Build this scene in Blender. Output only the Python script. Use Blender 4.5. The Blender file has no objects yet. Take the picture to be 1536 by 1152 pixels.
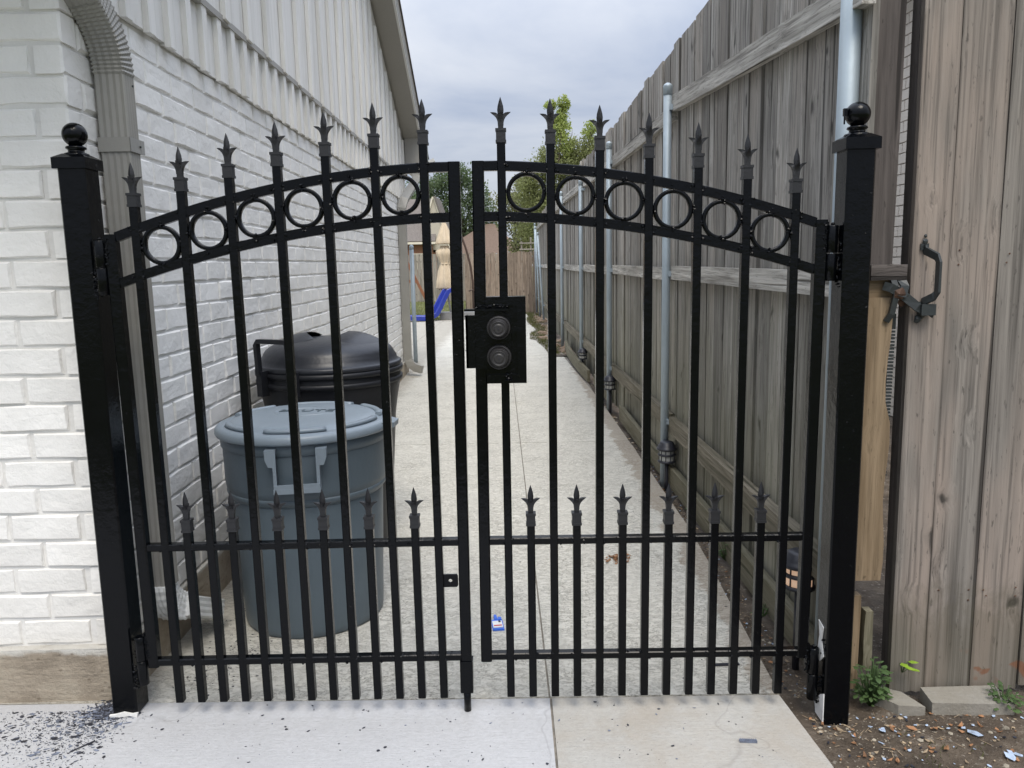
import bpy, math, random
import numpy as np
from mathutils import Vector, Matrix, Euler, noise as mnoise
R = math.radians
rng = random.Random(7)
sc = bpy.context.scene
col = sc.collection

# ------------------------------------------------------------------ camera
cam_d = bpy.data.cameras.new('camera'); cam = bpy.data.objects.new('camera', cam_d); col.objects.link(cam)
CF, CP, CY, CR = 1168.41, 0.1535, -0.0094, -0.0206
cy_, sy_, cp_, sp_, cr_, sr_ = math.cos(CY), math.sin(CY), math.cos(CP), math.sin(CP), math.cos(CR), math.sin(CR)
fw = Vector((sy_*cp_, cy_*cp_, -sp_)); rt = Vector((cy_, -sy_, 0)); up = rt.cross(fw)
rt2 = rt*cr_ + up*sr_; up2 = -rt*sr_ + up*cr_
m = Matrix((rt2, up2, -fw)).transposed().to_4x4(); m.translation = Vector((0.1636, -2.4963, 1.5285))
cam.matrix_world = m
cam_d.sensor_fit = 'HORIZONTAL'; cam_d.sensor_width = 36; cam_d.lens = CF/1536*36
cam_d.clip_end = 2000; cam_d.clip_start = 0.02
sc.camera = cam

# ------------------------------------------------------------------ world: overcast sky
SUN_EL, SUN_AZ = R(58), R(168)      # from behind the photographer
w = bpy.data.worlds.new('World'); sc.world = w; w.use_nodes = True
nt = w.node_tree; nt.nodes.clear()
def N(t, ty, **k):
    n = t.nodes.new(ty)
    for a, b in k.items():
        if hasattr(n, a): setattr(n, a, b)
    return n
out = N(nt, 'ShaderNodeOutputWorld'); bg = N(nt, 'ShaderNodeBackground'); bg.inputs[1].default_value = 0.1
sky = N(nt, 'ShaderNodeTexSky', sky_type='NISHITA', sun_disc=False, sun_elevation=SUN_EL, sun_rotation=SUN_AZ)
tc = N(nt, 'ShaderNodeTexCoord'); sp = N(nt, 'ShaderNodeSeparateXYZ'); nt.links.new(tc.outputs['Generated'], sp.inputs[0])
def mth(t, op, a, b=None, clamp=False):
    n = t.nodes.new('ShaderNodeMath'); n.operation = op; n.use_clamp = clamp
    for i, v in enumerate((a, b)):
        if v is None: continue
        if isinstance(v, (int, float)): n.inputs[i].default_value = v
        else: t.links.new(v, n.inputs[i])
    return n.outputs[0]
zc = mth(nt, 'MAXIMUM', sp.outputs[2], 0.0)
den = mth(nt, 'ADD', zc, 0.22)
cx_ = mth(nt, 'DIVIDE', sp.outputs[0], den); cyy = mth(nt, 'DIVIDE', sp.outputs[1], den)
cb = N(nt, 'ShaderNodeCombineXYZ'); nt.links.new(cx_, cb.inputs[0]); nt.links.new(cyy, cb.inputs[1])
nz = N(nt, 'ShaderNodeTexNoise'); nz.inputs['Scale'].default_value = 0.95; nz.inputs['Detail'].default_value = 7; nz.inputs['Roughness'].default_value = .56; nz.inputs['Distortion'].default_value = .35
nt.links.new(cb.outputs[0], nz.inputs['Vector'])
rp = N(nt, 'ShaderNodeValToRGB'); e = rp.color_ramp.elements
e[0].position = .38; e[0].color = (.46, .53, .68, 1); e[1].position = .66; e[1].color = (.84, .87, .93, 1)
nt.links.new(nz.outputs[0], rp.inputs[0])
grad = mth(nt, 'ADD', mth(nt, 'MULTIPLY', zc, mth(nt, 'ADD', mth(nt, 'MULTIPLY', zc, 1.9), .22)), .53)     # overcast: the zenith is brighter than the horizon
grad10 = mth(nt, 'MULTIPLY', grad, 10.0)
vm = N(nt, 'ShaderNodeVectorMath', operation='SCALE'); nt.links.new(rp.outputs[0], vm.inputs[0]); nt.links.new(grad10, vm.inputs['Scale'])
mx = N(nt, 'ShaderNodeMix', data_type='RGBA'); mx.inputs[0].default_value = .94
nt.links.new(sky.outputs[0], mx.inputs[6]); nt.links.new(vm.outputs[0], mx.inputs[7])
nt.links.new(mx.outputs[2], bg.inputs[0]); nt.links.new(bg.outputs[0], out.inputs[0])

sd = bpy.data.lights.new('sun', 'SUN'); sd.energy = 1.6; sd.angle = R(28); sd.color = (1, .92, .80)
so = bpy.data.objects.new('sun', sd); col.objects.link(so)
so.rotation_euler = Vector((-math.sin(SUN_AZ)*math.cos(SUN_EL), -math.cos(SUN_AZ)*math.cos(SUN_EL), -math.sin(SUN_EL))).to_track_quat('-Z', 'Y').to_euler()
sc.view_settings.view_transform = 'Standard'; sc.view_settings.look = 'None'
sc.view_settings.exposure = 0.6; sc.view_settings.gamma = 1; sc.view_settings.use_curve_mapping = False

# ------------------------------------------------------------------ materials
class Mt:
    def __init__(s, name, rough=.6, spec=.5, metal=0.0):
        s.m = bpy.data.materials.new(name); s.m.use_nodes = True; s.t = s.m.node_tree
        s.b = s.t.nodes['Principled BSDF']
        s.b.inputs['Roughness'].default_value = rough; s.b.inputs['Metallic'].default_value = metal
        s.b.inputs['Specular IOR Level'].default_value = spec
        s.tc = s.t.nodes.new('ShaderNodeTexCoord'); s.oi = s.t.nodes.new('ShaderNodeObjectInfo'); s.geo = s.t.nodes.new('ShaderNodeNewGeometry')
    def L(s, a, b): s.t.links.new(a, b)
    def M(s, op, a, b=None, clamp=False): return mth(s.t, op, a, b, clamp)
    def co(s, scale=(1, 1, 1), kind='Object', rand=0.0):
        src = s.geo.outputs['Position'] if kind == 'World' else s.tc.outputs[kind]
        mp = s.t.nodes.new('ShaderNodeMapping'); mp.inputs['Scale'].default_value = scale; s.L(src, mp.inputs[0])
        if rand:
            c = s.t.nodes.new('ShaderNodeCombineXYZ')
            r = s.M('MULTIPLY', s.oi.outputs['Random'], rand)
            for i in range(3): s.L(r, c.inputs[i])
            s.L(c.outputs[0], mp.inputs['Location'])
        return mp.outputs[0]
    def noise(s, v, scale, detail=4, rough=.55, dist=0.0):
        n = s.t.nodes.new('ShaderNodeTexNoise'); s.L(v, n.inputs['Vector']); n.inputs['Scale'].default_value = scale
        n.inputs['Detail'].default_value = detail; n.inputs['Roughness'].default_value = rough; n.inputs['Distortion'].default_value = dist
        return n.outputs[0]
    def voro(s, v, scale, feature='F1'):
        n = s.t.nodes.new('ShaderNodeTexVoronoi'); n.feature = feature; s.L(v, n.inputs['Vector']); n.inputs['Scale'].default_value = scale
        return n
    def ramp(s, f, *st):
        n = s.t.nodes.new('ShaderNodeValToRGB'); s.L(f, n.inputs[0]); el = n.color_ramp.elements
        while len(el) < len(st): el.new(.5)
        for i, (p, c) in enumerate(st):
            el[i].position = p; el[i].color = (c if isinstance(c, tuple) else (c, c, c)) + (1,)
        return n.outputs[0]
    def mix(s, f, a, b, blend='MIX'):
        n = s.t.nodes.new('ShaderNodeMix'); n.data_type = 'RGBA'; n.blend_type = blend
        for i, v in ((0, f), (6, a), (7, b)):
            if isinstance(v, (int, float)): n.inputs[i].default_value = v
            elif isinstance(v, tuple): n.inputs[i].default_value = v + (1,)
            else: s.L(v, n.inputs[i])
        return n.outputs[2]
    def scale(s, c, f):
        n = s.t.nodes.new('ShaderNodeVectorMath'); n.operation = 'SCALE'; s.L(c, n.inputs[0])
        if isinstance(f, (int, float)): n.inputs['Scale'].default_value = f
        else: s.L(f, n.inputs['Scale'])
        return n.outputs[0]
    def color(s, c):
        if isinstance(c, tuple): s.b.inputs['Base Color'].default_value = c + (1,)
        else: s.L(c, s.b.inputs['Base Color'])
        return s
    def rough(s, f): s.L(f, s.b.inputs['Roughness'])
    def bump(s, h, dist=.01, strength=1.0):
        n = s.t.nodes.new('ShaderNodeBump'); n.inputs['Distance'].default_value = dist; n.inputs['Strength'].default_value = strength
        s.L(h, n.inputs['Height'])
        if s.b.inputs['Normal'].links: s.L(s.b.inputs['Normal'].links[0].from_socket, n.inputs['Normal'])
        s.L(n.outputs[0], s.b.inputs['Normal'])
    def rnd(s, a, b): return s.M('ADD', s.M('MULTIPLY', s.oi.outputs['Random'], b-a), a)

def painted(name, base, bscale=14, bd=.004, var=.08, rough=.62, dirt=None):
    k = Mt(name, rough); v = k.co(rand=31.)
    n1 = k.noise(v, bscale, 6, .6, .4); n2 = k.noise(v, 3, 3)
    c = k.ramp(n2, (.3, tuple(x*(1-var) for x in base)), (.7, base))
    if dirt:
        c = k.mix(k.ramp(k.noise(k.co(kind='World'), 2.2, 5, .7), (.52, 0.0), (.74, dirt[1])), c, dirt[0])
    k.color(k.scale(c, k.rnd(.96, 1.03))); k.bump(n1, bd); k.bump(k.noise(v, 55, 3), .0012)
    return k.m

def brick_paint():
    k = Mt('white_painted_brick', .66); v = k.co(rand=31.)
    n1 = k.noise(v, 9, 5, .6, 1.2); n3 = k.noise(v, 38, 4, .6)
    c = k.ramp(k.noise(v, 4, 3), (.3, (.74, .725, .69)), (.7, (.84, .825, .79)))
    wz = k.t.nodes.new('ShaderNodeSeparateXYZ'); k.L(k.geo.outputs['Position'], wz.inputs[0])
    low = k.ramp(k.M('ADD', wz.outputs[2], k.M('MULTIPLY', k.noise(k.co(kind='World'), 5, 4), .4)), (.3, 1.0), (.75, 0.0))
    c = k.mix(k.M('MULTIPLY', low, .30), c, (.42, .39, .33))
    fl = k.ramp(k.noise(v, 22, 5, .7), (.68, 0.0), (.72, 1.0))
    c = k.mix(k.M('MULTIPLY', fl, .10), c, (.55, .5, .45))
    k.color(k.scale(c, k.rnd(.95, 1.03)))
    rid = k.ramp(k.voro(k.co((1, 1, 3.2), rand=31.), 7, 'DISTANCE_TO_EDGE').outputs[0], (0.0, 0.0), (.06, 1.0))
    k.bump(n1, .0055, .8); k.bump(n3, .0040, .9); k.bump(rid, .0006, .3)
    return k.m

def wood(name, dark, light, warm=None, green=0.0, knots=1.0, rough=.8, rndv=(.8, 1.15), fine=1.0, stain=0.0, gs=1.0, soft=1.0, edge=0.0):
    k = Mt(name, rough, .25)
    v = k.co((1, 1, .05/gs), rand=37.); vk0 = k.co((1, 1, .55), rand=37.)
    na = k.t.nodes.new('ShaderNodeTexNoise'); na.inputs['Scale'].default_value = 14; na.inputs['Detail'].default_value = 3; k.L(vk0, na.inputs['Vector'])
    va = k.t.nodes.new('ShaderNodeVectorMath'); va.operation = 'ADD'; k.L(vk0, va.inputs[0]); k.L(k.scale(na.outputs['Color'], .07), va.inputs[1]); vk = va.outputs[0]
    s3 = k.t.nodes.new('ShaderNodeSeparateXYZ'); k.L(vk, s3.inputs[0]); c3 = k.t.nodes.new('ShaderNodeCombineXYZ'); k.L(s3.outputs[0], c3.inputs[0]); k.L(s3.outputs[2], c3.inputs[1])
    vd = k.voro(c3.outputs[0], 6.5); vd.voronoi_dimensions = '2D'
    kd = vd.outputs['Distance']
    warp = k.M('MULTIPLY', k.ramp(kd, (0.0, 1.0), (.22, 0.0)), .012)
    # grain bends round the knots
    cmb = k.t.nodes.new('ShaderNodeVectorMath'); cmb.operation = 'ADD'
    cc = k.t.nodes.new('ShaderNodeCombineXYZ'); k.L(warp, cc.inputs[0]); k.L(warp, cc.inputs[1]); k.L(v, cmb.inputs[0]); k.L(cc.outputs[0], cmb.inputs[1])
    g1 = k.noise(cmb.outputs[0], 22*gs, 6, .62, .6); g2 = k.noise(cmb.outputs[0], 95, 4, .6); g3 = k.noise(k.co((1, 1, .25), rand=19.), 5, 3)
    c = k.ramp(g1, (.30, dark), (.5, tuple((a+b)/2 for a, b in zip(dark, light))), (.68, light))
    if warm: c = k.mix(k.ramp(g3, (.42, 0.0), (.62, .75)), c, warm)
    c = k.mix(k.ramp(g2, (.36, .55*fine), (.52, 0.0)), c, tuple(x*.45 for x in dark))
    # drying cracks
    ck = k.ramp(k.noise(k.co((1, 1, .02), rand=51.), 30, 2, .5), (.30, .8), (.34, 0.0))
    c = k.mix(ck, c, tuple(x*.25 for x in dark))
    pit = k.ramp(k.noise(k.co((1, 1, .22), rand=43.), 115, 3, .6), (.64, 0.0), (.70, .55)); c = k.mix(pit, c, tuple(x*.35 for x in dark))
    sel = k.M('LESS_THAN', vd.outputs['Color'], .22*knots)
    kn = k.M('MULTIPLY', k.ramp(kd, (.03, 1.0), (.085, 0.0)), sel)
    rg = k.M('MULTIPLY', k.ramp(k.M('FRACT', k.M('MULTIPLY', kd, 17.)), (.1, .10), (.4, 0.0), (.8, 0.0), (1., .10)), k.M('MULTIPLY', sel, k.ramp(kd, (.06, 1.0), (.17, 0.0))))
    c = k.mix(k.M('MULTIPLY', k.M('MULTIPLY', k.ramp(kd, (.06, 1.0), (.15, 0.0)), sel), .35), c, tuple(x*.5 for x in dark)); c = k.mix(k.M('MULTIPLY', kn, .8), c, tuple(x*.3 for x in dark))
    if edge:      # long edges darkened, painting in the shade of the gaps between boards
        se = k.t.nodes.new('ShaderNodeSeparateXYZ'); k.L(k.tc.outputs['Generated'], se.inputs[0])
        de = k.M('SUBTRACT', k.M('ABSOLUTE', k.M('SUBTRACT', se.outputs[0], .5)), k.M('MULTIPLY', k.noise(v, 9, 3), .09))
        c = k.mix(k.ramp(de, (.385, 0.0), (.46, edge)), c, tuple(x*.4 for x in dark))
    sx = k.t.nodes.new('ShaderNodeSeparateXYZ'); k.L(k.geo.outputs['Position'], sx.inputs[0])
    if green:
        wn = k.noise(k.co(kind='World'), 4, 4)
        gz = k.ramp(k.M('SUBTRACT', sx.outputs[2], k.M('MULTIPLY', wn, .9)), (-.2, green), (.9, 0.0))
        c = k.mix(gz, c, (.13, .13, .07))
    if stain:
        wn = k.noise(k.co((1, 1, .5), kind='World'), 16, 6, .75, .5)
        gz = k.ramp(k.M('SUBTRACT', sx.outputs[2], k.M('MULTIPLY', wn, .42)), (-.40, 1.0), (.12, 0.0))
        c = k.mix(k.M('MULTIPLY', gz, stain), c, (.085, .075, .045))
        rs = k.M('MULTIPLY', k.ramp(k.noise(k.co(kind='World'), 8, 3, .5, .7), (.60, 0.0), (.64, 1.0)), k.ramp(k.M('ABSOLUTE', k.M('SUBTRACT', sx.outputs[2], .07)), (.03, .8), (.06, 0.0)))
        c = k.mix(rs, c, (.19, .085, .045))
    k.color(k.scale(c, k.rnd(*rndv)))
    k.bump(g1, .006, .8); k.bump(g2, .0025, .8); k.bump(k.M('SUBTRACT', 1.0, ck), .004, .7); k.bump(k.M('SUBTRACT', 1.0, kn), .003, .5)
    return k.m

def gate_black():
    k = Mt('glossy_black_paint', .2, .19); v = k.co(kind='World')
    k.color((.0018, .0022, .0030))
    n = k.noise(v, 38, 4, .6); k.rough(k.ramp(k.noise(v, 16, 4), (.35, .07), (.7, .22)))
    k.bump(n, .0024, .55); k.bump(k.noise(v, 160, 3, .6), .0005, .6)
    dr = k.ramp(k.noise(v, 75, 2, .5), (.72, 0.0), (.77, 1.0)); k.bump(dr, .0014, .7)
    return k.m

def plain(name, c, rough=.6, metal=0.0, var=.1, ns=8, bump=0.0, bs=40, spec=.5):
    k = Mt(name, rough, spec, metal); v = k.co(rand=13.)
    k.color(k.ramp(k.noise(v, ns, 4), (.3, tuple(x*(1-var) for x in c)), (.7, tuple(min(1, x*(1+var)) for x in c))))
    if bump: k.bump(k.noise(v, bs, 4), bump)
    return k.m

def path_mat(name, tone):
    k = Mt(name, .8, .3); v = k.co(kind='World')
    big = k.noise(v, .8, 4); v2 = k.co((1, 1.9, 1), kind='World')
    # knock-down skin coat: flat plateaus, edge and trough shadow painted in with dark flecks
    a = k.noise(v2, 27, 6, .66, .9)
    plate = k.ramp(a, (.47, 0.0), (.53, 1.0))
    edge = k.ramp(a, (.445, 0.0), (.48, 1.0), (.505, 0.0))
    b_ = k.ramp(k.noise(v2, 44, 5, .6, 1.4), (.57, 0.0), (.60, 1.0), (.64, 0.0))
    msk = k.ramp(k.noise(v, 4, 3), (.35, .25), (.6, 1.0))
    fleck_shade = k.M('MULTIPLY', k.M('MAXIMUM', edge, b_), msk)
    c = k.ramp(big, (.3, tuple(x*.90 for x in tone)), (.7, tone))
    c = k.mix(k.M('MULTIPLY', k.M('SUBTRACT', 1.0, plate), .22), c, tuple(x*.66 for x in tone))
    c = k.mix(k.M('MULTIPLY', fleck_shade, .80), c, (.15, .14, .115))
    st = k.ramp(k.noise(v, 1.6, 5, .7, .6), (.60, 0.0), (.8, .30)); c = k.mix(st, c, (.36, .31, .22))
    # soil washed over the edge by the fence; darker brown band along the wall
    px_ = k.t.nodes.new('ShaderNodeSeparateXYZ'); k.L(k.geo.outputs['Position'], px_.inputs[0])
    ex = k.M('ADD', k.M('ADD', px_.outputs[0], k.M('MULTIPLY', px_.outputs[1], .008)), k.M('MULTIPLY', k.noise(v, 5, 5, .7), .30))
    c = k.mix(k.ramp(ex, (.98, 0.0), (1.10, .55)), c, (.25, .19, .13))
    c = k.mix(k.ramp(k.M('MULTIPLY', ex, -1.0), (.80, 0.0), (.95, .5)), c, (.22, .19, .145))
    k.color(c); k.bump(plate, .004, .6); k.bump(k.noise(v, 120, 3), .0015)
    return k.m

def slab_mat(name, tone, dirty, speck=.35, brown=0.0):
    k = Mt(name, .85, .25); v = k.co(kind='World')
    c = k.ramp(k.noise(v, 2.3, 6, .65), (.3, tuple(x*.86 for x in tone)), (.7, tone))
    c = k.mix(k.ramp(k.noise(v, 60, 4, .7), (.3, .28), (.6, 0.0)), c, tuple(x*.6 for x in tone))
    c = k.mix(k.ramp(k.noise(k.co((.35, 6, 1), kind='World'), 22, 3), (.35, .16), (.6, 0.0)), c, tuple(x*.7 for x in tone))
    c = k.mix(k.ramp(k.noise(v, 170, 2), (.68, 0.0), (.72, speck)), c, (.05, .045, .045))
    if brown: c = k.mix(k.ramp(k.noise(v, 3.2, 5, .7, .5), (.42, 0.0), (.66, brown)), c, dirty)
    # hairline cracks
    wv = k.t.nodes.new('ShaderNodeVectorMath'); wv.operation = 'ADD'; nn = k.t.nodes.new('ShaderNodeTexNoise'); nn.inputs['Scale'].default_value = 5; k.L(v, nn.inputs['Vector'])
    k.L(v, wv.inputs[0]); sv = k.scale(nn.outputs['Color'], .22); k.L(sv, wv.inputs[1])
    cr = k.ramp(k.voro(wv.outputs[0], .75, 'DISTANCE_TO_EDGE').outputs[0], (.0, .20), (.0011, 0.0)); c = k.mix(cr, c, (.12, .11, .1))
    k.color(c); k.bump(k.noise(v, 90, 5, .7), .003); k.bump(k.noise(k.co((.2, 5, 1), kind='World'), 60, 2), .0012)
    return k.m

def dirt_mat():
    k = Mt('damp_soil', .85, .3); v = k.co(kind='World')
    n = k.noise(v, 7, 8, .7); c = k.ramp(n, (.28, (.035, .026, .018)), (.5, (.095, .073, .053)), (.72, (.185, .148, .11)))
    c = k.mix(k.ramp(k.noise(v, 70, 3), (.62, 0.0), (.68, .5)), c, (.4, .36, .3))
    k.color(c); k.bump(n, .03); k.bump(k.noise(v, 60, 5, .7), .008)
    k.rough(k.ramp(k.noise(v, 2.5, 3), (.4, .45), (.6, .9)))
    return k.m

def grass_mat():
    k = Mt('lawn_grass', .8, .2); v = k.co(kind='World')
    k.color(k.ramp(k.noise(v, 3, 8, .75), (.3, (.08, .085, .03)), (.5, (.16, .175, .06)), (.7, (.27, .25, .11)))); k.bump(k.noise(v, 40, 5, .8), .05)
    return k.m

def leaf_mat(name, a, b, trans=.35):
    k = Mt(name, .6, .3)
    k.color(k.ramp(k.noise(k.co(), 2.2, 3), (.3, a), (.7, b))); 
    tr = k.t.nodes.new('ShaderNodeBsdfTranslucent'); tr.inputs[0].default_value = tuple(min(1, x*1.5) for x in b)+(1,)
    ms = k.t.nodes.new('ShaderNodeMixShader'); ms.inputs[0].default_value = trans
    k.L(k.b.outputs[0], ms.inputs[1]); k.L(tr.outputs[0], ms.inputs[2]); k.L(ms.outputs[0], k.t.nodes['Material Output'].inputs[0])
    return k.m

def roof_mat(name, a, b):
    k = Mt(name, .9, .2); v = k.co()
    k.color(k.ramp(k.noise(k.co((3, 1, 5)), 6, 5, .7), (.3, a), (.7, b))); k.bump(k.noise(k.co((2, 1, 8)), 8, 3), .02)
    return k.m

BRICK = brick_paint()
MORTAR = painted('painted_mortar', (.73, .715, .68), 26, .004, .12, .75)
SIDING = painted('rough_white_siding', (.72, .70, .665), 20, .003, .07, .7)
k_ = Mt('rough_sawn_white_siding', .7); v_ = k_.co((1, 1, .09), rand=23.)
c_ = k_.ramp(k_.noise(v_, 16, 5, .65), (.3, (.64, .625, .58)), (.55, (.78, .765, .73)))
c_ = k_.mix(k_.ramp(k_.noise(k_.co((1, 1, .2), rand=11.), 26, 5, .7), (.66, 0.0), (.74, .35)), c_, (.33, .29, .24))
k_.color(k_.scale(c_, k_.rnd(.93, 1.03))); k_.bump(k_.noise(v_, 42, 5, .65), .006, .9); SIDING = k_.m
SOFFIT = painted('grey_painted_soffit', (.30, .285, .255), 30, .001, .06, .7)
TRIM = painted('grey_trim_paint', (.34, .325, .295), 30, .001, .08, .55)
TRIML = painted('light_trim_paint', (.62, .61, .58), 30, .001, .08, .5)
ALU = plain('grey_aluminium_downspout', (.27, .262, .238), .42, 0, .07, 5, .0015, 25)
WHITEALU = plain('white_spout_enamel', (.62, .63, .62), .4, 0, .12, 9, .001, 30)
k_ = Mt('foundation_concrete', .9, .2); v_ = k_.co(kind='World')
c_ = k_.ramp(k_.noise(v_, 5, 7, .7), (.28, (.20, .165, .125)), (.5, (.34, .29, .225)), (.72, (.44, .39, .31)))
sz_ = k_.t.nodes.new('ShaderNodeSeparateXYZ'); k_.L(k_.geo.outputs['Position'], sz_.inputs[0])
c_ = k_.mix(k_.ramp(k_.M('ADD', sz_.outputs[2], k_.M('MULTIPLY', k_.noise(v_, 9, 4), .06)), (.178, 0.0), (.19, .85)), c_, (.60, .585, .54))
c_ = k_.mix(k_.ramp(k_.voro(k_.co((1, 1, 1.4), kind='World'), 26).outputs[0], (.10, .5), (.16, 0.0)), c_, (.12, .09, .06))
k_.color(c_); k_.bump(k_.noise(v_, 22, 7, .75), .012); k_.bump(k_.noise(k_.co((.5, .5, 4), kind='World'), 18, 3), .004); FOUND = k_.m
SHING = roof_mat('dark_roof_shingles', (.06, .055, .05), (.13, .115, .10))
SHING2 = roof_mat('brown_roof_shingles', (.12, .085, .065), (.20, .145, .11))
SHING3 = roof_mat('grey_brown_roof_shingles', (.13, .115, .105), (.22, .195, .175))
BLACK = gate_black()
FINI = plain('matt_black_cast_iron', (.011, .0112, .0135), .48, 0, .1, 40, .0008, 120)
LOCKM = plain('oil_rubbed_bronze', (.028, .026, .026), .42, .15, .1, 20)
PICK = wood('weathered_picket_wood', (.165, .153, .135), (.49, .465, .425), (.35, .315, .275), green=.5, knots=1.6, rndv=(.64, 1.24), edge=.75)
RAILW = wood('silvered_rail_wood', (.21, .195, .17), (.60, .57, .52), None, green=.1, knots=.6, rndv=(.95, 1.12))
LOWRAILW = wood('damp_low_rail_wood', (.10, .085, .062), (.36, .31, .245), None, green=.25, knots=.6, rndv=(.85, 1.05))
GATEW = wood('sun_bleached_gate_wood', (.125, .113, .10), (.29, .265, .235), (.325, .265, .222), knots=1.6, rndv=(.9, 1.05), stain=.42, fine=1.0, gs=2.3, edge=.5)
TANW = wood('newer_tan_wood', (.15, .105, .06), (.32, .24, .155), None, knots=1.0, rndv=(.95, 1.05), fine=.6)
DARKW = wood('dark_stained_post_wood', (.065, .056, .052), (.14, .122, .113), None, knots=.6, rndv=(.95, 1.05), fine=.5)
BACKW = wood('brown_back_fence_wood', (.17, .13, .098), (.38, .305, .24), None, knots=1.4, rndv=(.82, 1.12))
FARW = wood('grey_far_fence_wood', (.19, .17, .145), (.38, .345, .30), None, knots=.8, rndv=(.85, 1.1))
EDGEW = wood('soil_edging_board_wood', (.12, .10, .075), (.33, .29, .23), None, green=.45, knots=.5, rndv=(.95, 1.05))
GALV = plain('galvanised_steel', (.36, .42, .46), .5, .25, .12, 5, .0006, 60)
PATH = path_mat('textured_path_coating', (.625, .605, .54))
SLABG = slab_mat('grey_front_slab', (.50, .50, .505), (.5, .45, .38), .25)
SLABB = slab_mat('buff_front_slab', (.445, .43, .395), (.34, .285, .215), .35, .40)
FILL = plain('gritty_joint_filler', (.20, .18, .15), .9, 0, .4, 30)
DIRT = dirt_mat(); GRASS = grass_mat()
CANG = plain('grey_blue_plastic', (.088, .116, .138), .42, 0, .10, 3, .0008, 60)
CANL = plain('grey_blue_lid_plastic', (.20, .242, .280), .38, 0, .06, 3, .0008, 60)
CANB = plain('black_bin_plastic', (.012, .013, .016), .42, 0, .15, 4, .001, 60, .3)
CANBL = plain('black_lid_plastic', (.020, .022, .028), .36, 0, .15, 4, .001, 60, .4)
LEAFR = leaf_mat('light_green_leaves', (.14, .155, .065), (.26, .28, .12))
LEAFT = leaf_mat('bright_green_top_leaves', (.22, .27, .07), (.35, .40, .13))
LEAFO = leaf_mat('olive_leaves', (.10, .11, .05), (.20, .20, .10))
LEAFD = leaf_mat('dull_green_leaves', (.055, .085, .04), (.12, .16, .075))
LEAFW = leaf_mat('weed_leaves', (.03, .060, .022), (.10, .16, .05), .15)
BARK = plain('tree_bark', (.10, .08, .06), .9, 0, .3, 10, .01, 20)
BLUE = plain('blue_slide_plastic', (.02, .04, .30), .4, 0, .1)
CANVAS = plain('beige_canvas', (.56, .46, .33), .9, 0, .1, 6, .002, 90)
REDW = plain('reddish_play_wood', (.24, .10, .05), .8, 0, .2)
BRONZE = plain('brown_metal_mast', (.06, .035, .025), .5, 0, .1)
REDBR = plain('far_red_brick', (.34, .17, .11), .9, 0, .3, 30)
BEIGE = plain('beige_gable_siding', (.50, .455, .38), .8, 0, .05)
CREAM = plain('cream_trim', (.72, .66, .54), .7, 0, .05)
CREAMB = painted('cream_neighbour_brick', (.72, .66, .58), 20, .003, .1, .8)
GREYP = plain('grey_patio_stone', (.22, .22, .22), .8, 0, .1, 6, .002)
STONE = slab_mat('old_concrete_block', (.30, .28, .24), (.2, .17, .12), .2, .4)
BLKP = plain('black_lamp_plastic', (.025, .026, .034), .4, 0, .2)
GLASSY = plain('frosted_lamp_lens', (.55, .55, .52), .25, 0, .1)
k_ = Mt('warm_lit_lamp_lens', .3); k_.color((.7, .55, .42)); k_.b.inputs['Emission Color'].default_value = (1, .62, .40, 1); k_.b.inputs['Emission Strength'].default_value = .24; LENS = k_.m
TAG = plain('blue_tag_plastic', (.015, .12, .62), .4, 0, .1)
PAPER = plain('white_paper_label', (.75, .75, .75), .6, 0, .05)
REDP = plain('red_print', (.5, .05, .05), .6); INK = plain('black_print', (.02, .02, .03), .6)
DRYLF = plain('dry_brown_leaves', (.26, .13, .06), .8, 0, .5, 30)
DRYL2 = plain('tan_dry_leaves', (.33, .25, .16), .8, 0, .4, 30)
CHIPB = plain('blue_white_paint_chips', (.38, .46, .58), .45, 0, .35, 40)
CHIPK = plain('black_paint_chips', (.022, .024, .034), .35, 0, .5, 40)
CHIPG = plain('slate_paint_chips', (.14, .16, .21), .4, 0, .5, 40)
PEB = plain('pale_pebbles', (.32, .28, .215), .8, 0, .5, 3)
RUST = plain('rusty_latch_metal', (.10, .055, .035), .6, .4, .5, 30, .002, 50)
IRON = plain('black_iron_handle', (.028, .033, .034), .45, 0, .15, 30, .0008, 90)
WHITEF = plain('chalk_white_primer', (.72, .71, .68), .8, 0, .1, 30, .002)
ROCKR = plain('reddish_clay_clods', (.25, .18, .125), .9, 0, .3, 12, .01, 20)

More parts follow.
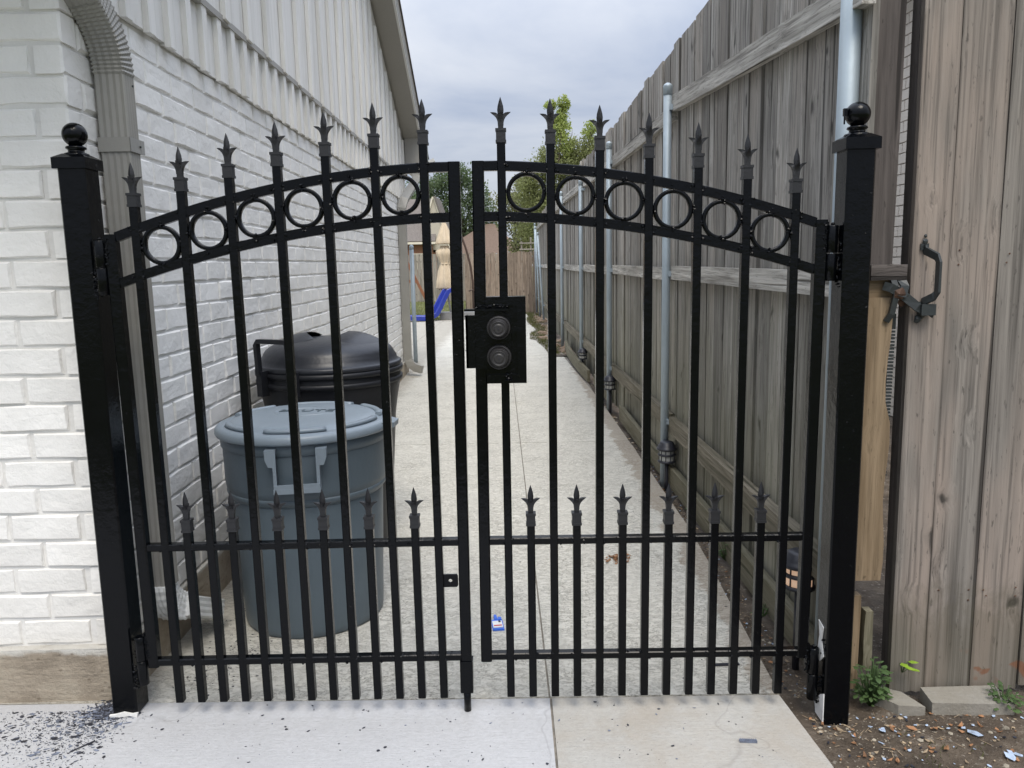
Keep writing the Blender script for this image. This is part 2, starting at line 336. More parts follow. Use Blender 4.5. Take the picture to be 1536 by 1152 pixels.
# ------------------------------------------------------------------ mesh helpers
class G:
    def __init__(s): s.v = []; s.f = []; s.sm = []
    def add(s, vs, fs, smooth=False, M=None):
        n = len(s.v)
        if M is not None: vs = [M @ Vector(p) for p in vs]
        s.v += [tuple(p) for p in vs]; s.f += [tuple(i+n for i in f) for f in fs]; s.sm += [smooth]*len(fs); return s
    def box(s, c, d, M=None):
        x, y, z = (a/2 for a in d)
        vs = [(c[0]+i*x, c[1]+j*y, c[2]+k*z) for i in (-1, 1) for j in (-1, 1) for k in (-1, 1)]
        return s.add(vs, [(0, 1, 3, 2), (4, 6, 7, 5), (0, 4, 5, 1), (2, 3, 7, 6), (0, 2, 6, 4), (1, 5, 7, 3)], False, M)
    def lathe(s, prof, n=24, c=(0, 0, 0), M=None, fn=None, smooth=True, sy=1.0):
        vs = []; fs = []
        for (r, z) in prof:
            for i in range(n):
                a = 2*math.pi*i/n; rr = fn(r, z, a) if fn else r
                vs.append((c[0]+rr*math.cos(a), c[1]+sy*rr*math.sin(a), c[2]+z))
        for j in range(len(prof)-1):
            for i in range(n):
                k = (i+1) % n; fs.append((j*n+i, j*n+k, (j+1)*n+k, (j+1)*n+i))
        fs.append(tuple(range(n))[::-1]); fs.append(tuple((len(prof)-1)*n+i for i in range(n)))
        s.add(vs, fs, smooth, M); s.sm[-1] = False; s.sm[-2] = False; return s
    def sweep(s, path, sec, scales=None, upv=Vector((0, 0, 1)), smooth=False, closed=False):
        """section points (a,b): a along side, b along up"""
        P = [Vector(p) for p in path]; n = len(sec); vs = []; fs = []
        for i, p in enumerate(P):
            t = (P[(i+1) % len(P)]-P[i-1]) if closed else (P[min(i+1, len(P)-1)]-P[max(i-1, 0)])
            t.normalize(); side = t.cross(upv)
            if side.length < 1e-4: side = Vector((1, 0, 0))
            side.normalize(); u = side.cross(t); k = scales[i] if scales else 1.0
            for (a, b) in sec: vs.append(p+side*a*k+u*b*k)
        m_ = len(P)
        for i in range(m_ if closed else m_-1):
            for j in range(n):
                a, b = i*n+j, i*n+(j+1) % n; c2 = ((i+1) % m_)*n
                fs.append((a, b, c2+(j+1) % n, c2+j))
        if not closed: fs.append(tuple(range(n))[::-1]); fs.append(tuple((m_-1)*n+j for j in range(n)))
        s.add(vs, fs, smooth)
        if not closed: s.sm[-1] = s.sm[-2] = False
        return s
    def tube(s, path, r, n=10, radii=None):
        sec = [(r*math.cos(2*math.pi*i/n), r*math.sin(2*math.pi*i/n)) for i in range(n)]
        P = [Vector(p) for p in path]; d = (P[-1]-P[0]).normalized() if len(P) > 1 else Vector((0, 0, 1))
        u = Vector((0, 1, 0)) if abs(d.y) < .8 else Vector((1, 0, 0))
        return s.sweep(P, sec, [x/r for x in radii] if radii else None, u, True)
    def bar(s, p0, p1, w, d, ch=.003, upv=Vector((0, 1, 0))):
        a, b = w/2, d/2
        sec = [(-a+ch, -b), (a-ch, -b), (a, -b+ch), (a, b-ch), (a-ch, b), (-a+ch, b), (-a, b-ch), (-a, -b+ch)]
        return s.sweep([p0, p1], sec, None, upv)
    def ico(s, c, r, jit=.25, rg=rng, sub=0):
        t = (1+5**.5)/2
        vs = [Vector(p).normalized() for p in ((-1, t, 0), (1, t, 0), (-1, -t, 0), (1, -t, 0), (0, -1, t), (0, 1, t), (0, -1, -t), (0, 1, -t), (t, 0, -1), (t, 0, 1), (-t, 0, -1), (-t, 0, 1))]
        fs = [(0, 11, 5), (0, 5, 1), (0, 1, 7), (0, 7, 10), (0, 10, 11), (1, 5, 9), (5, 11, 4), (11, 10, 2), (10, 7, 6), (7, 1, 8), (3, 9, 4), (3, 4, 2), (3, 2, 6), (3, 6, 8), (3, 8, 9), (4, 9, 5), (2, 4, 11), (6, 2, 10), (8, 6, 7), (9, 8, 1)]
        rr = r if isinstance(r, tuple) else (r, r, r)
        return s.add([(c[0]+p.x*rr[0]*(1+rg.uniform(-jit, jit)), c[1]+p.y*rr[1]*(1+rg.uniform(-jit, jit)), c[2]+p.z*rr[2]*(1+rg.uniform(-jit, jit))) for p in vs], fs, False)
    def poly(s, pts, y0, y1, axis='y'):
        """extrude an outline (a,b) along y (a=x,b=z) / z (a=x,b=y) / x (a=y,b=z)"""
        f = {'y': lambda a, b, t: (a, t, b), 'z': lambda a, b, t: (a, b, t), 'x': lambda a, b, t: (t, a, b)}[axis]
        n = len(pts); vs = [f(a, b, y0) for a, b in pts]+[f(a, b, y1) for a, b in pts]
        fs = [tuple(range(n)), tuple(range(2*n-1, n-1, -1))]+[(i, i+n, (i+1) % n+n, (i+1) % n) for i in range(n)]
        return s.add(vs, fs)
    def mesh(s, name):
        me = bpy.data.meshes.new(name); me.from_pydata(s.v, [], s.f); me.validate()
        if len(me.polygons) == len(s.sm): me.polygons.foreach_set('use_smooth', s.sm)
        import bmesh
        bm = bmesh.new(); bm.from_mesh(me); bmesh.ops.recalc_face_normals(bm, faces=bm.faces); bm.to_mesh(me); bm.free()
        return me
def tagp(o, label=None, cat=None, group=None, kind=None):
    for k, v in (('label', label), ('category', cat), ('group', group), ('kind', kind)):
        if v: o[k] = v
    return o
def put(name, me, mat=None, parent=None, loc=(0, 0, 0), rot=(0, 0, 0), **k):
    if isinstance(me, G): me = me.mesh(name)
    if mat and not me.materials: me.materials.append(mat)
    o = bpy.data.objects.new(name, me); col.objects.link(o); o.location = loc; o.rotation_euler = rot
    if parent: o.parent = parent
    return tagp(o, **k)
def empty(name, loc=(0, 0, 0), rz=0, **k):
    o = bpy.data.objects.new(name, None); col.objects.link(o); o.location = loc; o.rotation_euler = (0, 0, rz); o.empty_display_size = .1
    return tagp(o, **k)
def smoothed(o, ang=40):
    return o
def copy_tree(o, parent=None):
    c = o.copy(); col.objects.link(c)
    if parent: c.parent = parent
    for ch in [x for x in sc.objects if x.parent == o]: copy_tree(ch, c)
    return c

AL = R(1.181)            # the alley runs 1.18 degrees left of the gate's normal
TA = -math.tan(AL)
def ax(x0, y): return x0+TA*y
def plank(L, W, T, rg, dog=0.0, seg=4, wob=.002, taper=0.0):
    """board with its long axis on local z, width on x, thickness on y (front face at y=-T/2)"""
    vs = []; fs = []
    for i in range(seg+1):
        z = L*i/seg; a = W/2+rg.uniform(-wob, wob); b = W/2+rg.uniform(-wob, wob); t = rg.uniform(-wob, wob)*.6
        if i == seg and dog: a -= dog; b -= dog
        zz = z+(rg.uniform(-.003, .003) if i == seg else 0)
        vs += [(-a, -T/2+t, zz), (b, -T/2+t*.5, zz), (b, T/2, zz), (-a, T/2, zz)]
    for i in range(seg):
        for j in range(4):
            p = i*4+j; q = i*4+(j+1) % 4; fs.append((p, q, q+4, p+4))
    fs += [(3, 2, 1, 0), tuple(seg*4+j for j in range(4))]
    return G().add(vs, fs)

# ------------------------------------------------------------------ ground
def sheet(name, x0, x1, y0, y1, nx, ny, zf, mat, **k):
    vs = [(x0+(x1-x0)*i/nx, y0+(y1-y0)*j/ny, 0) for j in range(ny+1) for i in range(nx+1)]
    vs = [(x, y, zf(x, y)) for x, y, _ in vs]
    fs = [(j*(nx+1)+i, j*(nx+1)+i+1, (j+1)*(nx+1)+i+1, (j+1)*(nx+1)+i) for j in range(ny) for i in range(nx)]
    return put(name, G().add(vs, fs, True), mat, **k)
def slab(name, pts, z=0.0, t=.1, mat=None, **k):
    return put(name, G().poly(pts, z-t, z, 'z'), mat, kind='structure', **k)
sheet('ground', -160, 160, -60, 400, 4, 4, lambda x, y: -.14, GRASS, kind='structure')
def dz(x, y):
    n = mnoise.noise(Vector((x*2.2, y*2.2, 0)))*.018+mnoise.noise(Vector((x*9, y*9, 3)))*.008
    return -.035+n
sheet('soil_strip', .9, 1.75, .02, 10.3, 17, 190, dz, DIRT, kind='structure')
sheet('soil', .7, 6.5, -2.6, .24, 130, 64, lambda x, y: dz(x, y)+min(.03, max(0, (x-1.5)*.04)), DIRT, kind='structure')
sheet('side_yard', 1.42, 9.0, .20, 14, 20, 40, lambda x, y: -.06+mnoise.noise(Vector((x*2, y*2, 9)))*.02, DIRT, kind='structure')
def rz(x, y): return -.02+mnoise.noise(Vector((x*3, y*2, 5)))*.03+max(0, x-.45-.02*(12-y))*.04
sheet('verge', .1, 1.6, 10.2, 22.3, 20, 110, rz, DIRT, kind='structure')
GAP = .007
put('joint_filler', G().box((-.4, 9.5, -.032), (2.9, 24.4, .05)), FILL, kind='structure')
JX = lambda y: .252+TA*1.05*y
def pe(y):                                                # right edge of the path
    for (a, xa), (b, xb) in zip(((-3, .98), (.0, 1.062), (1.7, 1.13), (4, 1.10), (6.1, 1.063), (8.5, .965), (10.3, .90)), ((.0, 1.062), (1.7, 1.13), (4, 1.10), (6.1, 1.063), (8.5, .965), (10.3, .90), (11, .9))):
        if y <= b: return xa+(xb-xa)*(y-a)/(b-a)
    return .9
for a, b in ((.075, 4.06), (4.06, 10.40)):
    n = 14; yy = [a+GAP/2+(b-a-GAP)*i/n for i in range(n+1)]
    slab('path', [(JX(y)+GAP/2, y) for y in yy]+[(pe(y)+mnoise.noise(Vector((y*3, 0, 0)))*.008, y) for y in reversed(yy)], mat=PATH)
for a, b in ((.075, 4.06), (4.06, 8.75), (8.75, 10.40)):
    a += GAP/2; b -= GAP/2
    slab('path', [(-1.9, a), (JX(a)-GAP/2, a), (JX(b)-GAP/2, b), (-1.9, b)], mat=PATH)
n = 40; yy = [10.40+GAP+(21.8-10.4)*i/n for i in range(n+1)]
def pe2(y): return .625-.0225*(y-10.45)+.05*math.sin(y*1.3)+(-.10 if 13.2 < y < 15 else 0)
slab('path', [(-1.9, yy[0])]+[(pe2(y), y) for y in yy]+[(-1.36, yy[-1]), (-1.36, 19.35), (-1.9, 19.35)], mat=PATH)
slab('patio', [(-12, 9.6), (-1.9-GAP, 9.6), (-1.9-GAP, 19.35), (-12, 19.35)], mat=PATH)
slab('pavement', [(-4.5, -2.6), (.272, -2.6), (.250, .068), (-4.5, .10)], mat=SLABG)
slab('pavement', [(.280, -2.6), (.95, -2.6), (1.035, -.72), (1.094, -.33), (1.062, .068), (.258, .068)], mat=SLABB)
gr = sheet('lawn', -26, -1.3, 19.36, 60, 60, 90, lambda x, y: -.03+mnoise.noise(Vector((x*2, y*2, 0)))*.03, GRASS, kind='structure')

# ------------------------------------------------------------------ house on the left
house = empty('brick_house', (-1.284, .13, 0), AL, label='white painted brick house with vertical board siding above, left of the gate', cat='house')
CH, BL, BZ0 = .098, .249, .206
NC = 23
def brick_mesh(L, rg, H=.0885, D=.09):
    nx, nz = 4, 2; g = G(); vs = []; b = .006
    xs = [0, L*.33, L*.66, L]; zs = [0, H*.5, H]
    bow = rg.uniform(-.002, .003)
    # front grid inset by bevel b, ring, back
    for j, z in enumerate(zs):
        for i, x in enumerate(xs):
            xx = min(max(x, b), L-b)+rg.uniform(-.0025, .0025); zz = min(max(z, b), H-b)+rg.uniform(-.0025, .0025)
            vs.append((xx, -rg.uniform(.0, .0022)-(bow if 0 < i < 3 else 0), zz))
    fs = [(j*4+i, j*4+i+1, j*4+i+5, j*4+i+4) for j in range(2) for i in range(3)]
    ring = [0, 1, 2, 3, 7, 11, 10, 9, 8, 4]
    base = len(vs)
    for r in ring:
        x, y, z = vs[r]; X = xs[r % 4]; Z = zs[r//4]
        vs.append((X+rg.uniform(-.0022, .0022), .007, Z+rg.uniform(-.0024, .0024)))
    for r in range(10): vs.append((vs[base+r][0], D, vs[base+r][2]))
    for i in range(10):
        k = (i+1) % 10; fs.append((ring[i], base+i, base+k, ring[k])); fs.append((base+i, base+10+i, base+10+k, base+k))
    g.add(vs, fs, False); g.sm = [True]*16+[False]*10
    g.sm = [False]*len(g.f)
    return g
rb = random.Random(3)
full = [brick_mesh(BL-.010, rb) for _ in range(12)]; head = [brick_mesh(.098, rb) for _ in range(5)]
fullM = [g.mesh('brick') for g in full]; headM = [g.mesh('brick') for g in head]
bricks = []     # (dist, kind, idx, loc, rotz)
for c in range(NC):
    z = BZ0+c*CH; odd = c % 2
    # side wall (faces +x): brick's x runs along y
    y = 0.0
    if odd: y = .100+.010
    while y < 8.35:
        bricks.append((math.hypot(y+2.6, 1.4), 'f', rb.randrange(12), (0, y, z+rb.uniform(-.0015, .0015)), math.pi/2)); y += BL
    # front wall (faces -y)
    x = 0.0 if odd else -(.100+.010)
    while x > -3.6:
        d = abs(x+.4)*3+2.0 if x < -.75 else 1.9
        bricks.append((d, 'f', rb.randrange(12), (x-BL+.010, 0, z+rb.uniform(-.0015, .0015)), 0)); x -= BL
bricks.sort(key=lambda t: t[0])
rest = G()
for i, (d, kd, ix, loc, rz_) in enumerate(bricks):
    off = rb.uniform(-.003, .003)
    loc = (loc[0]+(off if rz_ else 0), loc[1]+(0 if rz_ else off), loc[2])
    if i < 298: put('brick', fullM[ix], BRICK, house, loc, (rb.uniform(-.004, .004), rb.uniform(-.003, .003), rz_))
    else:
        M = Matrix.Translation(loc) @ Matrix.Rotation(rz_, 4, 'Z'); g = full[ix]
        n0 = len(rest.v); rest.v += [tuple(M @ Vector(p)) for p in g.v]; rest.f += [tuple(q+n0 for q in f) for f in g.f]; rest.sm += g.sm
put('brickwork', rest, BRICK, house, kind='stuff')
HW = 8.35
# mortar: one solid, its faces 8 mm behind the bricks, irregular
def mortar_face(name, a0, a1, z0, z1, plane, nx, nz):
    vs = []; fs = []
    for j in range(nz+1):
        for i in range(nx+1):
            a = a0+(a1-a0)*i/nx; z = z0+(z1-z0)*j/nz; n = mnoise.noise(Vector((a*9, z*14, plane == 'x')))*.004
            vs.append((-.0072+n, a, z) if plane == 'x' else (a, .0066-n, z))
    fs = [(j*(nx+1)+i, j*(nx+1)+i+1, (j+1)*(nx+1)+i+1, (j+1)*(nx+1)+i) for j in range(nz) for i in range(nx)]
    put(name, G().add(vs, fs, True), MORTAR, house)
mortar_face('mortar', .005, 8.50, .19, 2.47, 'x', 260, 70)
mortar_face('mortar', -3.8, -.005, .19, 2.47, 'y', 110, 70)
g = G(); g.box((-.06-4.5, 4.6, 1.4), (9.0, 8.2, 2.5)); put('wall_core', g, MORTAR, house)
g = G(); g.box((-4.6, 4.3, .0), (9.24, 8.66, .40)); fnd = put('foundation', g, FOUND, house)
# siding, two tiers of rough boards with raised battens
def ztop(y): return min(4.391-.437*(y+.13-6.503), 4.391-.437*(8.96-(y+.13)-6.503+.13+.13))
rs = random.Random(5)
y = .0; TZ0, TZ1 = 2.462, 2.742
while y < 8.72:
    wd = .196; L = TZ1-TZ0; j = rs.uniform(-.008, .004)
    g = plank(L+.02-j, wd-.002, .02, rs, wob=.0008, seg=2); put('siding_board', g, SIDING, house, (.006, y+wd/2, TZ0+j), (0, 0, math.pi/2))
    y += wd
y = .0; sb = []
tier1 = []
while y < 8.9:
    g = plank(TZ1-TZ0+.018+rs.uniform(0, .012), .060, .026, rs, wob=.001, seg=2)
    put('batten', g, SIDING, house, (.028, y+.03, TZ0-.012+rs.uniform(-.006, .004)), (0, 0, math.pi/2)); y += .196
put('drip_moulding', G().box((.022, 4.45, TZ1+.012), (.05, 8.94, .03)), TRIM, house)
y = .0
while y < 8.9:
    wd = min(.362, 8.93-y); h0 = ztop(y)-TZ1; h1 = ztop(y+wd)-TZ1
    pts = [(y+.001, TZ1+.02), (y+wd-.001, TZ1+.02), (y+wd-.001, TZ1+h1)]
    if y < 4.41 < y+wd: pts.append((4.41, ztop(4.41)))
    pts.append((y+.001, TZ1+h0))
    put('siding_board', G().poly(pts, .0, .034, 'x'), SIDING, house)
    bt = G().poly([(y, TZ1+.012), (y+.075, TZ1+.008), (y+.075, TZ1+min(h0, h1)+.0), (y, TZ1+min(h0, h1)+.0)], .036, .062, 'x'); put('batten', bt, SIDING, house)
    y += .362
# roof: slopes both ways from a ridge half way along, rake overhang .30
OV = .31
def zr(y): return ztop(y) if 0 else (4.391-.437*(y+.13-6.503))
yr = 4.41; yb = 9.65; zrid = zr(yr); yf = 2*yr-yb
def roof_slab(off0, off1, x0, x1, mat, name, ya=yr, yb_=yb, parent=house):
    for sgn, nm in ((1, name), (-1, name)):
        a, b = (ya, yb_) if sgn > 0 else (2*yr-ya, 2*yr-yb_)
        pts = [(a, zr(ya)+off0), (b, zr(yb_)+off0), (b, zr(yb_)+off1), (a, zr(ya)+off1)]
        put(nm, G().poly(pts, x0, x1, 'x'), mat, parent)
roof_slab(.0, .02, .062, OV-.03, SOFFIT, 'soffit')
roof_slab(-.012, .022, OV-.030, OV-.004, TRIML, 'rake_moulding')
roof_slab(.022, .15, OV-.03, OV, TRIM, 'rake_board')
roof_slab(.150, .168, OV-.03, OV+.006, TRIML, 'drip_edge')
roof_slab(.021, .15, -9.3, OV-.031, SOFFIT, 'roof_deck')
roof_slab(.168, .205, -9.3, OV+.022, SHING, 'shingles', yb_=yb+.04)
# eave return box at the back corner
yb0 = 8.83
g = G().poly([(yb0, 2.87), (yb-.03, 2.87), (yb-.03, zr(yb)-.002), (yb0, zr(yb0)-.002)], .064, OV-.031, 'x'); put('eave_return', g, TRIM, house)
g = G().poly([(yb0-.004, 2.86), (yb, 2.86), (yb, zr(yb)+.02), (yb0-.004, zr(yb0)+.02)], OV-.031, OV-.002, 'x'); put('return_face', g, TRIM, house)
put('eave_soffit', G().box((-4.65, 9.24, 2.885), (9.3, .74, .03)), SOFFIT, house)
put('gutter', G().poly([(yb-.002, 2.95), (yb+.09, 2.95), (yb+.12, 3.07), (yb+.11, 3.07), (yb+.085, 2.965), (yb-.002, 2.965)], -9.3, OV, 'x'), TRIM, house)
put('gutter', G().poly([(2*yr-yb+.002, 2.95), (2*yr-yb-.09, 2.95), (2*yr-yb-.12, 3.07), (2*yr-yb-.11, 3.07), (2*yr-yb-.085, 2.965), (2*yr-yb+.002, 2.965)], -9.3, OV, 'x'), TRIM, house)
put('frieze_board', G().box((-4.5, -.02, 2.68), (9.0, .03, .42)), TRIM, house)
put('back_wall', G().box((-4.55, 8.76, 1.35), (9.0, .3, 3.0)), BRICK, house)
# near downspout at the corner: ribbed section swept, with corrugated elbow
def ribsec(wx, wy, n=4, d=.0035):
    """ribbed rectangular outline"""
    p = []; a, b = wx/2, wy/2
    def side(x0, y0, x1, y1, nx, ny):
        for i in range(n*2+1):
            t = (i+.5)/(n*2+1); o = -d if i % 2 else 0
            p.append((x0+(x1-x0)*t+nx*o, y0+(y1-y0)*t+ny*o))
    side(-a, -b, a, -b, 0, -1); side(a, -b, a, b, 1, 0); side(a, b, -a, b, 0, 1); side(-a, b, -a, -b, -1, 0)
    return p
DX, DY = .062, .205            # centre in house coordinates
sec = ribsec(.078, .104)      # side = along y(wall), up = away from wall
ds = empty('downspout', (DX, DY, 0)); ds.parent = house
g = G(); g.sweep([(0, 0, .335), (0, 0, 2.225)], ribsec(.104, .078), None, Vector((0, 1, 0))); put('pipe', g, ALU, ds)
g = G(); path = []; scl = []
for i in range(34):
    t = i/33*R(58); r = .26
    path.append((0-.03*(1-math.cos(t)), -r*(1-math.cos(t)), 2.20+r*math.sin(t))); scl.append(1.10 if i % 2 else 1.005)
g.sweep(path, ribsec(.104, .078, 4, .003), scl, Vector((0, 1, 0))); put('elbow', g, ALU, ds)
p_ = Vector(path[-1]); d_ = (Vector(path[-1])-Vector(path[-3])).normalized()
g = G(); g.sweep([p_-d_*.02, p_+d_*.85], ribsec(.106, .080), None, Vector((0, 1, 0))); put('upper_pipe', g, ALU, ds)
g = G()
for x, y, sx, sy in ((0, -.0415, .112, .003), (.0545, 0, .003, .086), (.0, .0415, .112, .003), (-.02, .066, .06, .003)): g.box((x, y, 1.965), (sx, sy, .048))
g.box((.0545, .05, 1.965), (.004, .03, .048)); put('strap', g, ALU, ds)
g = G(); g.lathe([(.004, 0), (.004, .004)], 8, (0, 0, 0), Matrix.Translation((.057, .028, 1.965)) @ Matrix.Rotation(R(90), 4, 'Y')); g.lathe([(.004, 0), (.004, .004)], 8, (0, 0, 0), Matrix.Translation((.052, .02, 2.17)) @ Matrix.Rotation(R(90), 4, 'Y')); put('screw', g, IRON, ds)
g = G(); path = []; scl = []
for i in range(15):
    t = i/14*R(68); r = .15; path.append((r*(1-math.cos(t))*.25, r*(1-math.cos(t)), .345-r*math.sin(t))); scl.append(1.07 if i % 2 else 1.0)
g.sweep(path, ribsec(.104, .078, 4, .003), scl, Vector((1, 0, 0)))
p_ = Vector(path[-1]); put('shoe', g, WHITEALU, ds)
g = G(); secL = ribsec(.082, .112, 3, .004); P0 = p_; P1 = p_+Vector((.04, .215, -.115))
g.sweep([P0-(P1-P0)*.08, P1], secL, None, Vector((1, 0, 0))); g.f.pop()
s2 = [(a*.93, b*.93) for a, b in secL]; g2 = G(); g2.sweep([P0, P1], s2, None, Vector((1, 0, 0))); g2.f.pop(); g2.sm.pop(); g.sm.pop()
g.add(g2.v, g2.f); put('outlet', g, WHITEALU, ds)
# far downspout
df = empty('downspout', (.062, 8.22, 0)); df.parent = house
S2 = [(-.055, -.04), (.055, -.04), (.055, .04), (-.055, .04)]
pth = [(.16, 1.05, 2.90), (.16, 1.05, 2.80), (.14, .95, 2.72), (.02, .06, 2.50), (0, 0, 2.42), (0, 0, .30)]
g = G().sweep([(.155, .60, 2.89), (.155, .60, 2.78)], S2, None, Vector((0, 1, 0))); g.sweep([(.155, .6, 2.80), (.14, .52, 2.70), (.03, .06, 2.42), (.0, .0, 2.30), (0, 0, 2.2)], S2, None, Vector((0, 1, 0))); put('elbow', g, ALU, df)
g = G().sweep([(0, 0, .26), (0, 0, 2.21)], S2, None, Vector((0, 1, 0))); put('pipe', g, ALU, df)
g = G().sweep([(0, 0, .30), (.01, 0, .22), (.05, -.02, .15), (.12, -.05, .11), (.20, -.08, .09)], S2, None, Vector((0, 1, 0))); put('shoe', g, ALU, df)
# security light on the rake board
sl = empty('floodlight', (OV, 8.55, 2.97)); sl.parent = house
put('arm', G().tube([(0, 0, .06), (.09, -.02, .01), (.13, -.02, -.02)], .012, 8), GALV, sl)
put('lamp_head', G().box((0, 0, 0), (.10, .07, .045), Matrix.Translation((.15, -.03, -.02)) @ Matrix.Rotation(R(-25), 4, 'Y')), WHITEALU, sl)
put('sensor', G().lathe([(.012, 0), (.02, .02), (.014, .05)], 10, (.08, -.03, -.05)), WHITEALU, sl)

# steel post at the back corner of the house
o = empty('steel_post', (ax(-1.272, 9.8), 9.8, -.1), label='short blue-grey galvanised post behind the far downspout', cat='post')
put('pole', G().lathe([(.033, 0), (.033, 1.89)], 14), GALV, o); put('cap', G().lathe([(.036, 1.88), (.036, 1.92), (.025, 1.94), (.004, 1.95)], 14), GALV, o)

# ------------------------------------------------------------------ alley fence on the right
fence = empty('wooden_fence', (0, 0, 0), label='tall weathered grey picket fence with steel poles, right of the path', cat='fence')
rf = random.Random(11)
pv = [plank(1.0, .170, .022, rf, dog=.006, seg=5, wob=.0022) for _ in range(8)]
pvm = []
for g in pv:
    g.v = [(x, y, z*2.85) for x, y, z in g.v]; pvm.append(g.mesh('picket'))
y = .068; i = 0
while y < 22.2:
    wd = .174
    xx = ax(1.292, y)+rf.uniform(-.002, .012)
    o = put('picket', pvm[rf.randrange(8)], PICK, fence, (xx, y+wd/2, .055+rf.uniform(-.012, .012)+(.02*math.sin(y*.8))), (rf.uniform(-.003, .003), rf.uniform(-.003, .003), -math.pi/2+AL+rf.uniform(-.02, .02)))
    y += wd+rf.choice((.0, .002, .002, .005))
def frail(y0, z0, y1, z1, H, T, X, mat, name='rail'):
    L = math.hypot(y1-y0, z1-z0); a = math.atan2(z1-z0, y1-y0)
    g = plank(L, T, H, rf, seg=6, wob=.003)         # x = thickness after rotation
    o = put(name, g, mat, fence, (ax(X, y0), y0, z0))
    d = Vector((ax(X, y1)-ax(X, y0), y1-y0, z1-z0)).normalized(); sx = Vector((1, 0, 0)); yv = d.cross(sx).normalized(); sx = yv.cross(d)
    o.rotation_euler = Matrix((sx, yv, d)).transposed().to_euler()
posts_y = [.15, 2.75, 5.5, 8.3, 11.7, 14.6, 17.8, 19.9, 22.1]
for i in range(len(posts_y)-1):
    a, b = posts_y[i], posts_y[i+1]
    if i: a += .0
    s = [(-.0, 2.345, 2.525), (0, 2.475, 2.505), (0, 2.50, 2.58), (0, 2.58, 2.62)][i][1:] if i < 4 else (2.6, 2.6)
    frail(a-(.1 if i == 0 else 0), s[0], b-.01, s[1], .10, .042, 1.262, RAILW)
    frail(a, 1.435, b-.01, 1.45 if i else 1.447, .088, .042, 1.262, RAILW)
    frail(a-(.1 if i == 0 else 0), .425+.01*math.sin(i*2), b-.01, .42, .105, .05, 1.258, LOWRAILW)
for i, py in enumerate(posts_y):
    tops = [3.2, 2.65, 2.70, 2.62, 2.77, 2.72, 2.30, 2.54, 2.74]; lean = [0, 0, 0, 0, 0, 0, -.14, -.10, -.02]
    px = ax(1.212, py); 
    if i == 0: px = 1.247
    r = .033 if i == 0 else .0275
    g = G().tube([(0, 0, -.08), (lean[i]*.5, 0, tops[i]*.5), (lean[i], 0, tops[i]-.02)], r, 18)
    put('post', g, GALV, fence, (px, py, 0))
    if i: put('post_cap', G().lathe([(r+.003, -.05), (r+.003, 0), (r+.004, .004), (r-.004, .016), (.01, .024)], 18), GALV, fence, (px+lean[i], py, tops[i]-.02))
    # wrap brackets at each rail
    g = G()
    for zb in (.44, 1.44, 2.5):
        if zb > tops[i]-.1: continue
        fz = zb/tops[i]; g.box((.035+lean[i]*fz, 0, zb), (.055, .074, .035))
    put('bracket', g, GALV, fence, (px, py, 0))
g = plank(3.0, .13, .13, rf, seg=5, wob=.002); put('timber_post', g, DARKW, fence, (ax(1.345, 8.7)-.0, 8.7, -.06), (0, 0, 0))
g = plank(2.95, .035, .12, rf, seg=5, wob=.002); put('timber_post', g, RAILW, fence, (ax(1.262, 8.62), 8.66, -.04), (0, 0, 0))
# near-end posts and rails by the gate post
fp = empty('fence_end', (1.38, .12, 0), label='dark post with sawn rails and tan board between black gate post and plank gate', cat='fence post')
put('timber_post', plank(2.45, .088, .07, rf), DARKW, fp, (1.360-1.38, .030, 1.50))
put('rail', plank(.115, .05, .04, rf, seg=2, wob=.001), DARKW, fp, (1.315-1.38, -.03, 1.475), (0, math.pi/2, 0))
put('rail', plank(.105, .055, .05, rf, seg=2, wob=.001), TANW, fp, (1.315-1.38, .0, 1.435), (0, math.pi/2, 0), label='brown rail end')
put('rail', plank(.102, .036, .05, rf, seg=2, wob=.001), TANW, fp, (1.315-1.38, .0, 1.403), (0, math.pi/2, 0))
g = G(); rr = random.Random(2); pts = [(-.095, 0)]
for i in range(15): 
    z = 1.01*i/14; pts.append((.026+(.0 if i < 9 else -.012)+.006*math.sin(i*1.1), z))
pts += [(-.095, 1.01)]
put('tan_board', g.poly([(a, b*.97+.413) for a, b in pts], -.035, -.015, 'y'), TANW, fp, label='newer tan board with wavy edge')
put('split_board', plank(.40, .035, .03, rf), TANW, fp, (-.068, .03, .0)); put('split_board', plank(.36, .03, .04, rf), TANW, fp, (-.03, .03, -.02)); put('split_board', plank(.22, .03, .04, rf), EDGEW, fp, (.012, .02, .06))
# edging boards
eb = empty('edging_board', (0, 0, 0), label='long grey board edging the soil strip below the fence, nearest the gate', cat='board', group=None)
def edge(par, pts, h=.19):
    g = G().sweep([(x, y, z) for x, y, z in pts], [(-.019, -h/2), (.019, -h/2), (.019, h/2), (-.019, h/2)]); o = put('board', g, EDGEW, par)
def edge_obj(pts, label, h=.19):
    g = G(); P = [(z*0+math.hypot(pts[i][0]-pts[0][0], pts[i][1]-pts[0][1]), 0) for i, (x, y, z) in enumerate(pts)]
    # built with its grain along local z, then turned to lie along the alley
    vs = []; fs = []
    for (x, y, z) in pts:
        for (a, b) in ((-.019, -h/2), (.019, -h/2), (.019, h/2), (-.019, h/2)): vs.append((x-pts[0][0]+a, z+b, y-pts[0][1]))
    for i in range(len(pts)-1):
        for j in range(4): fs.append((i*4+j, i*4+(j+1) % 4, i*4+4+(j+1) % 4, i*4+4+j))
    fs += [(0, 1, 2, 3), tuple(len(vs)-4+j for j in range(4))]
    vs = [(x, -yy, zz) for x, yy, zz in vs]
    o = put('edging_board', G().add(vs, fs), EDGEW, None, (pts[0][0], pts[0][1], 0), (-math.pi/2, 0, 0)); return tagp(o, label, 'board')
bpy.data.objects.remove(eb)
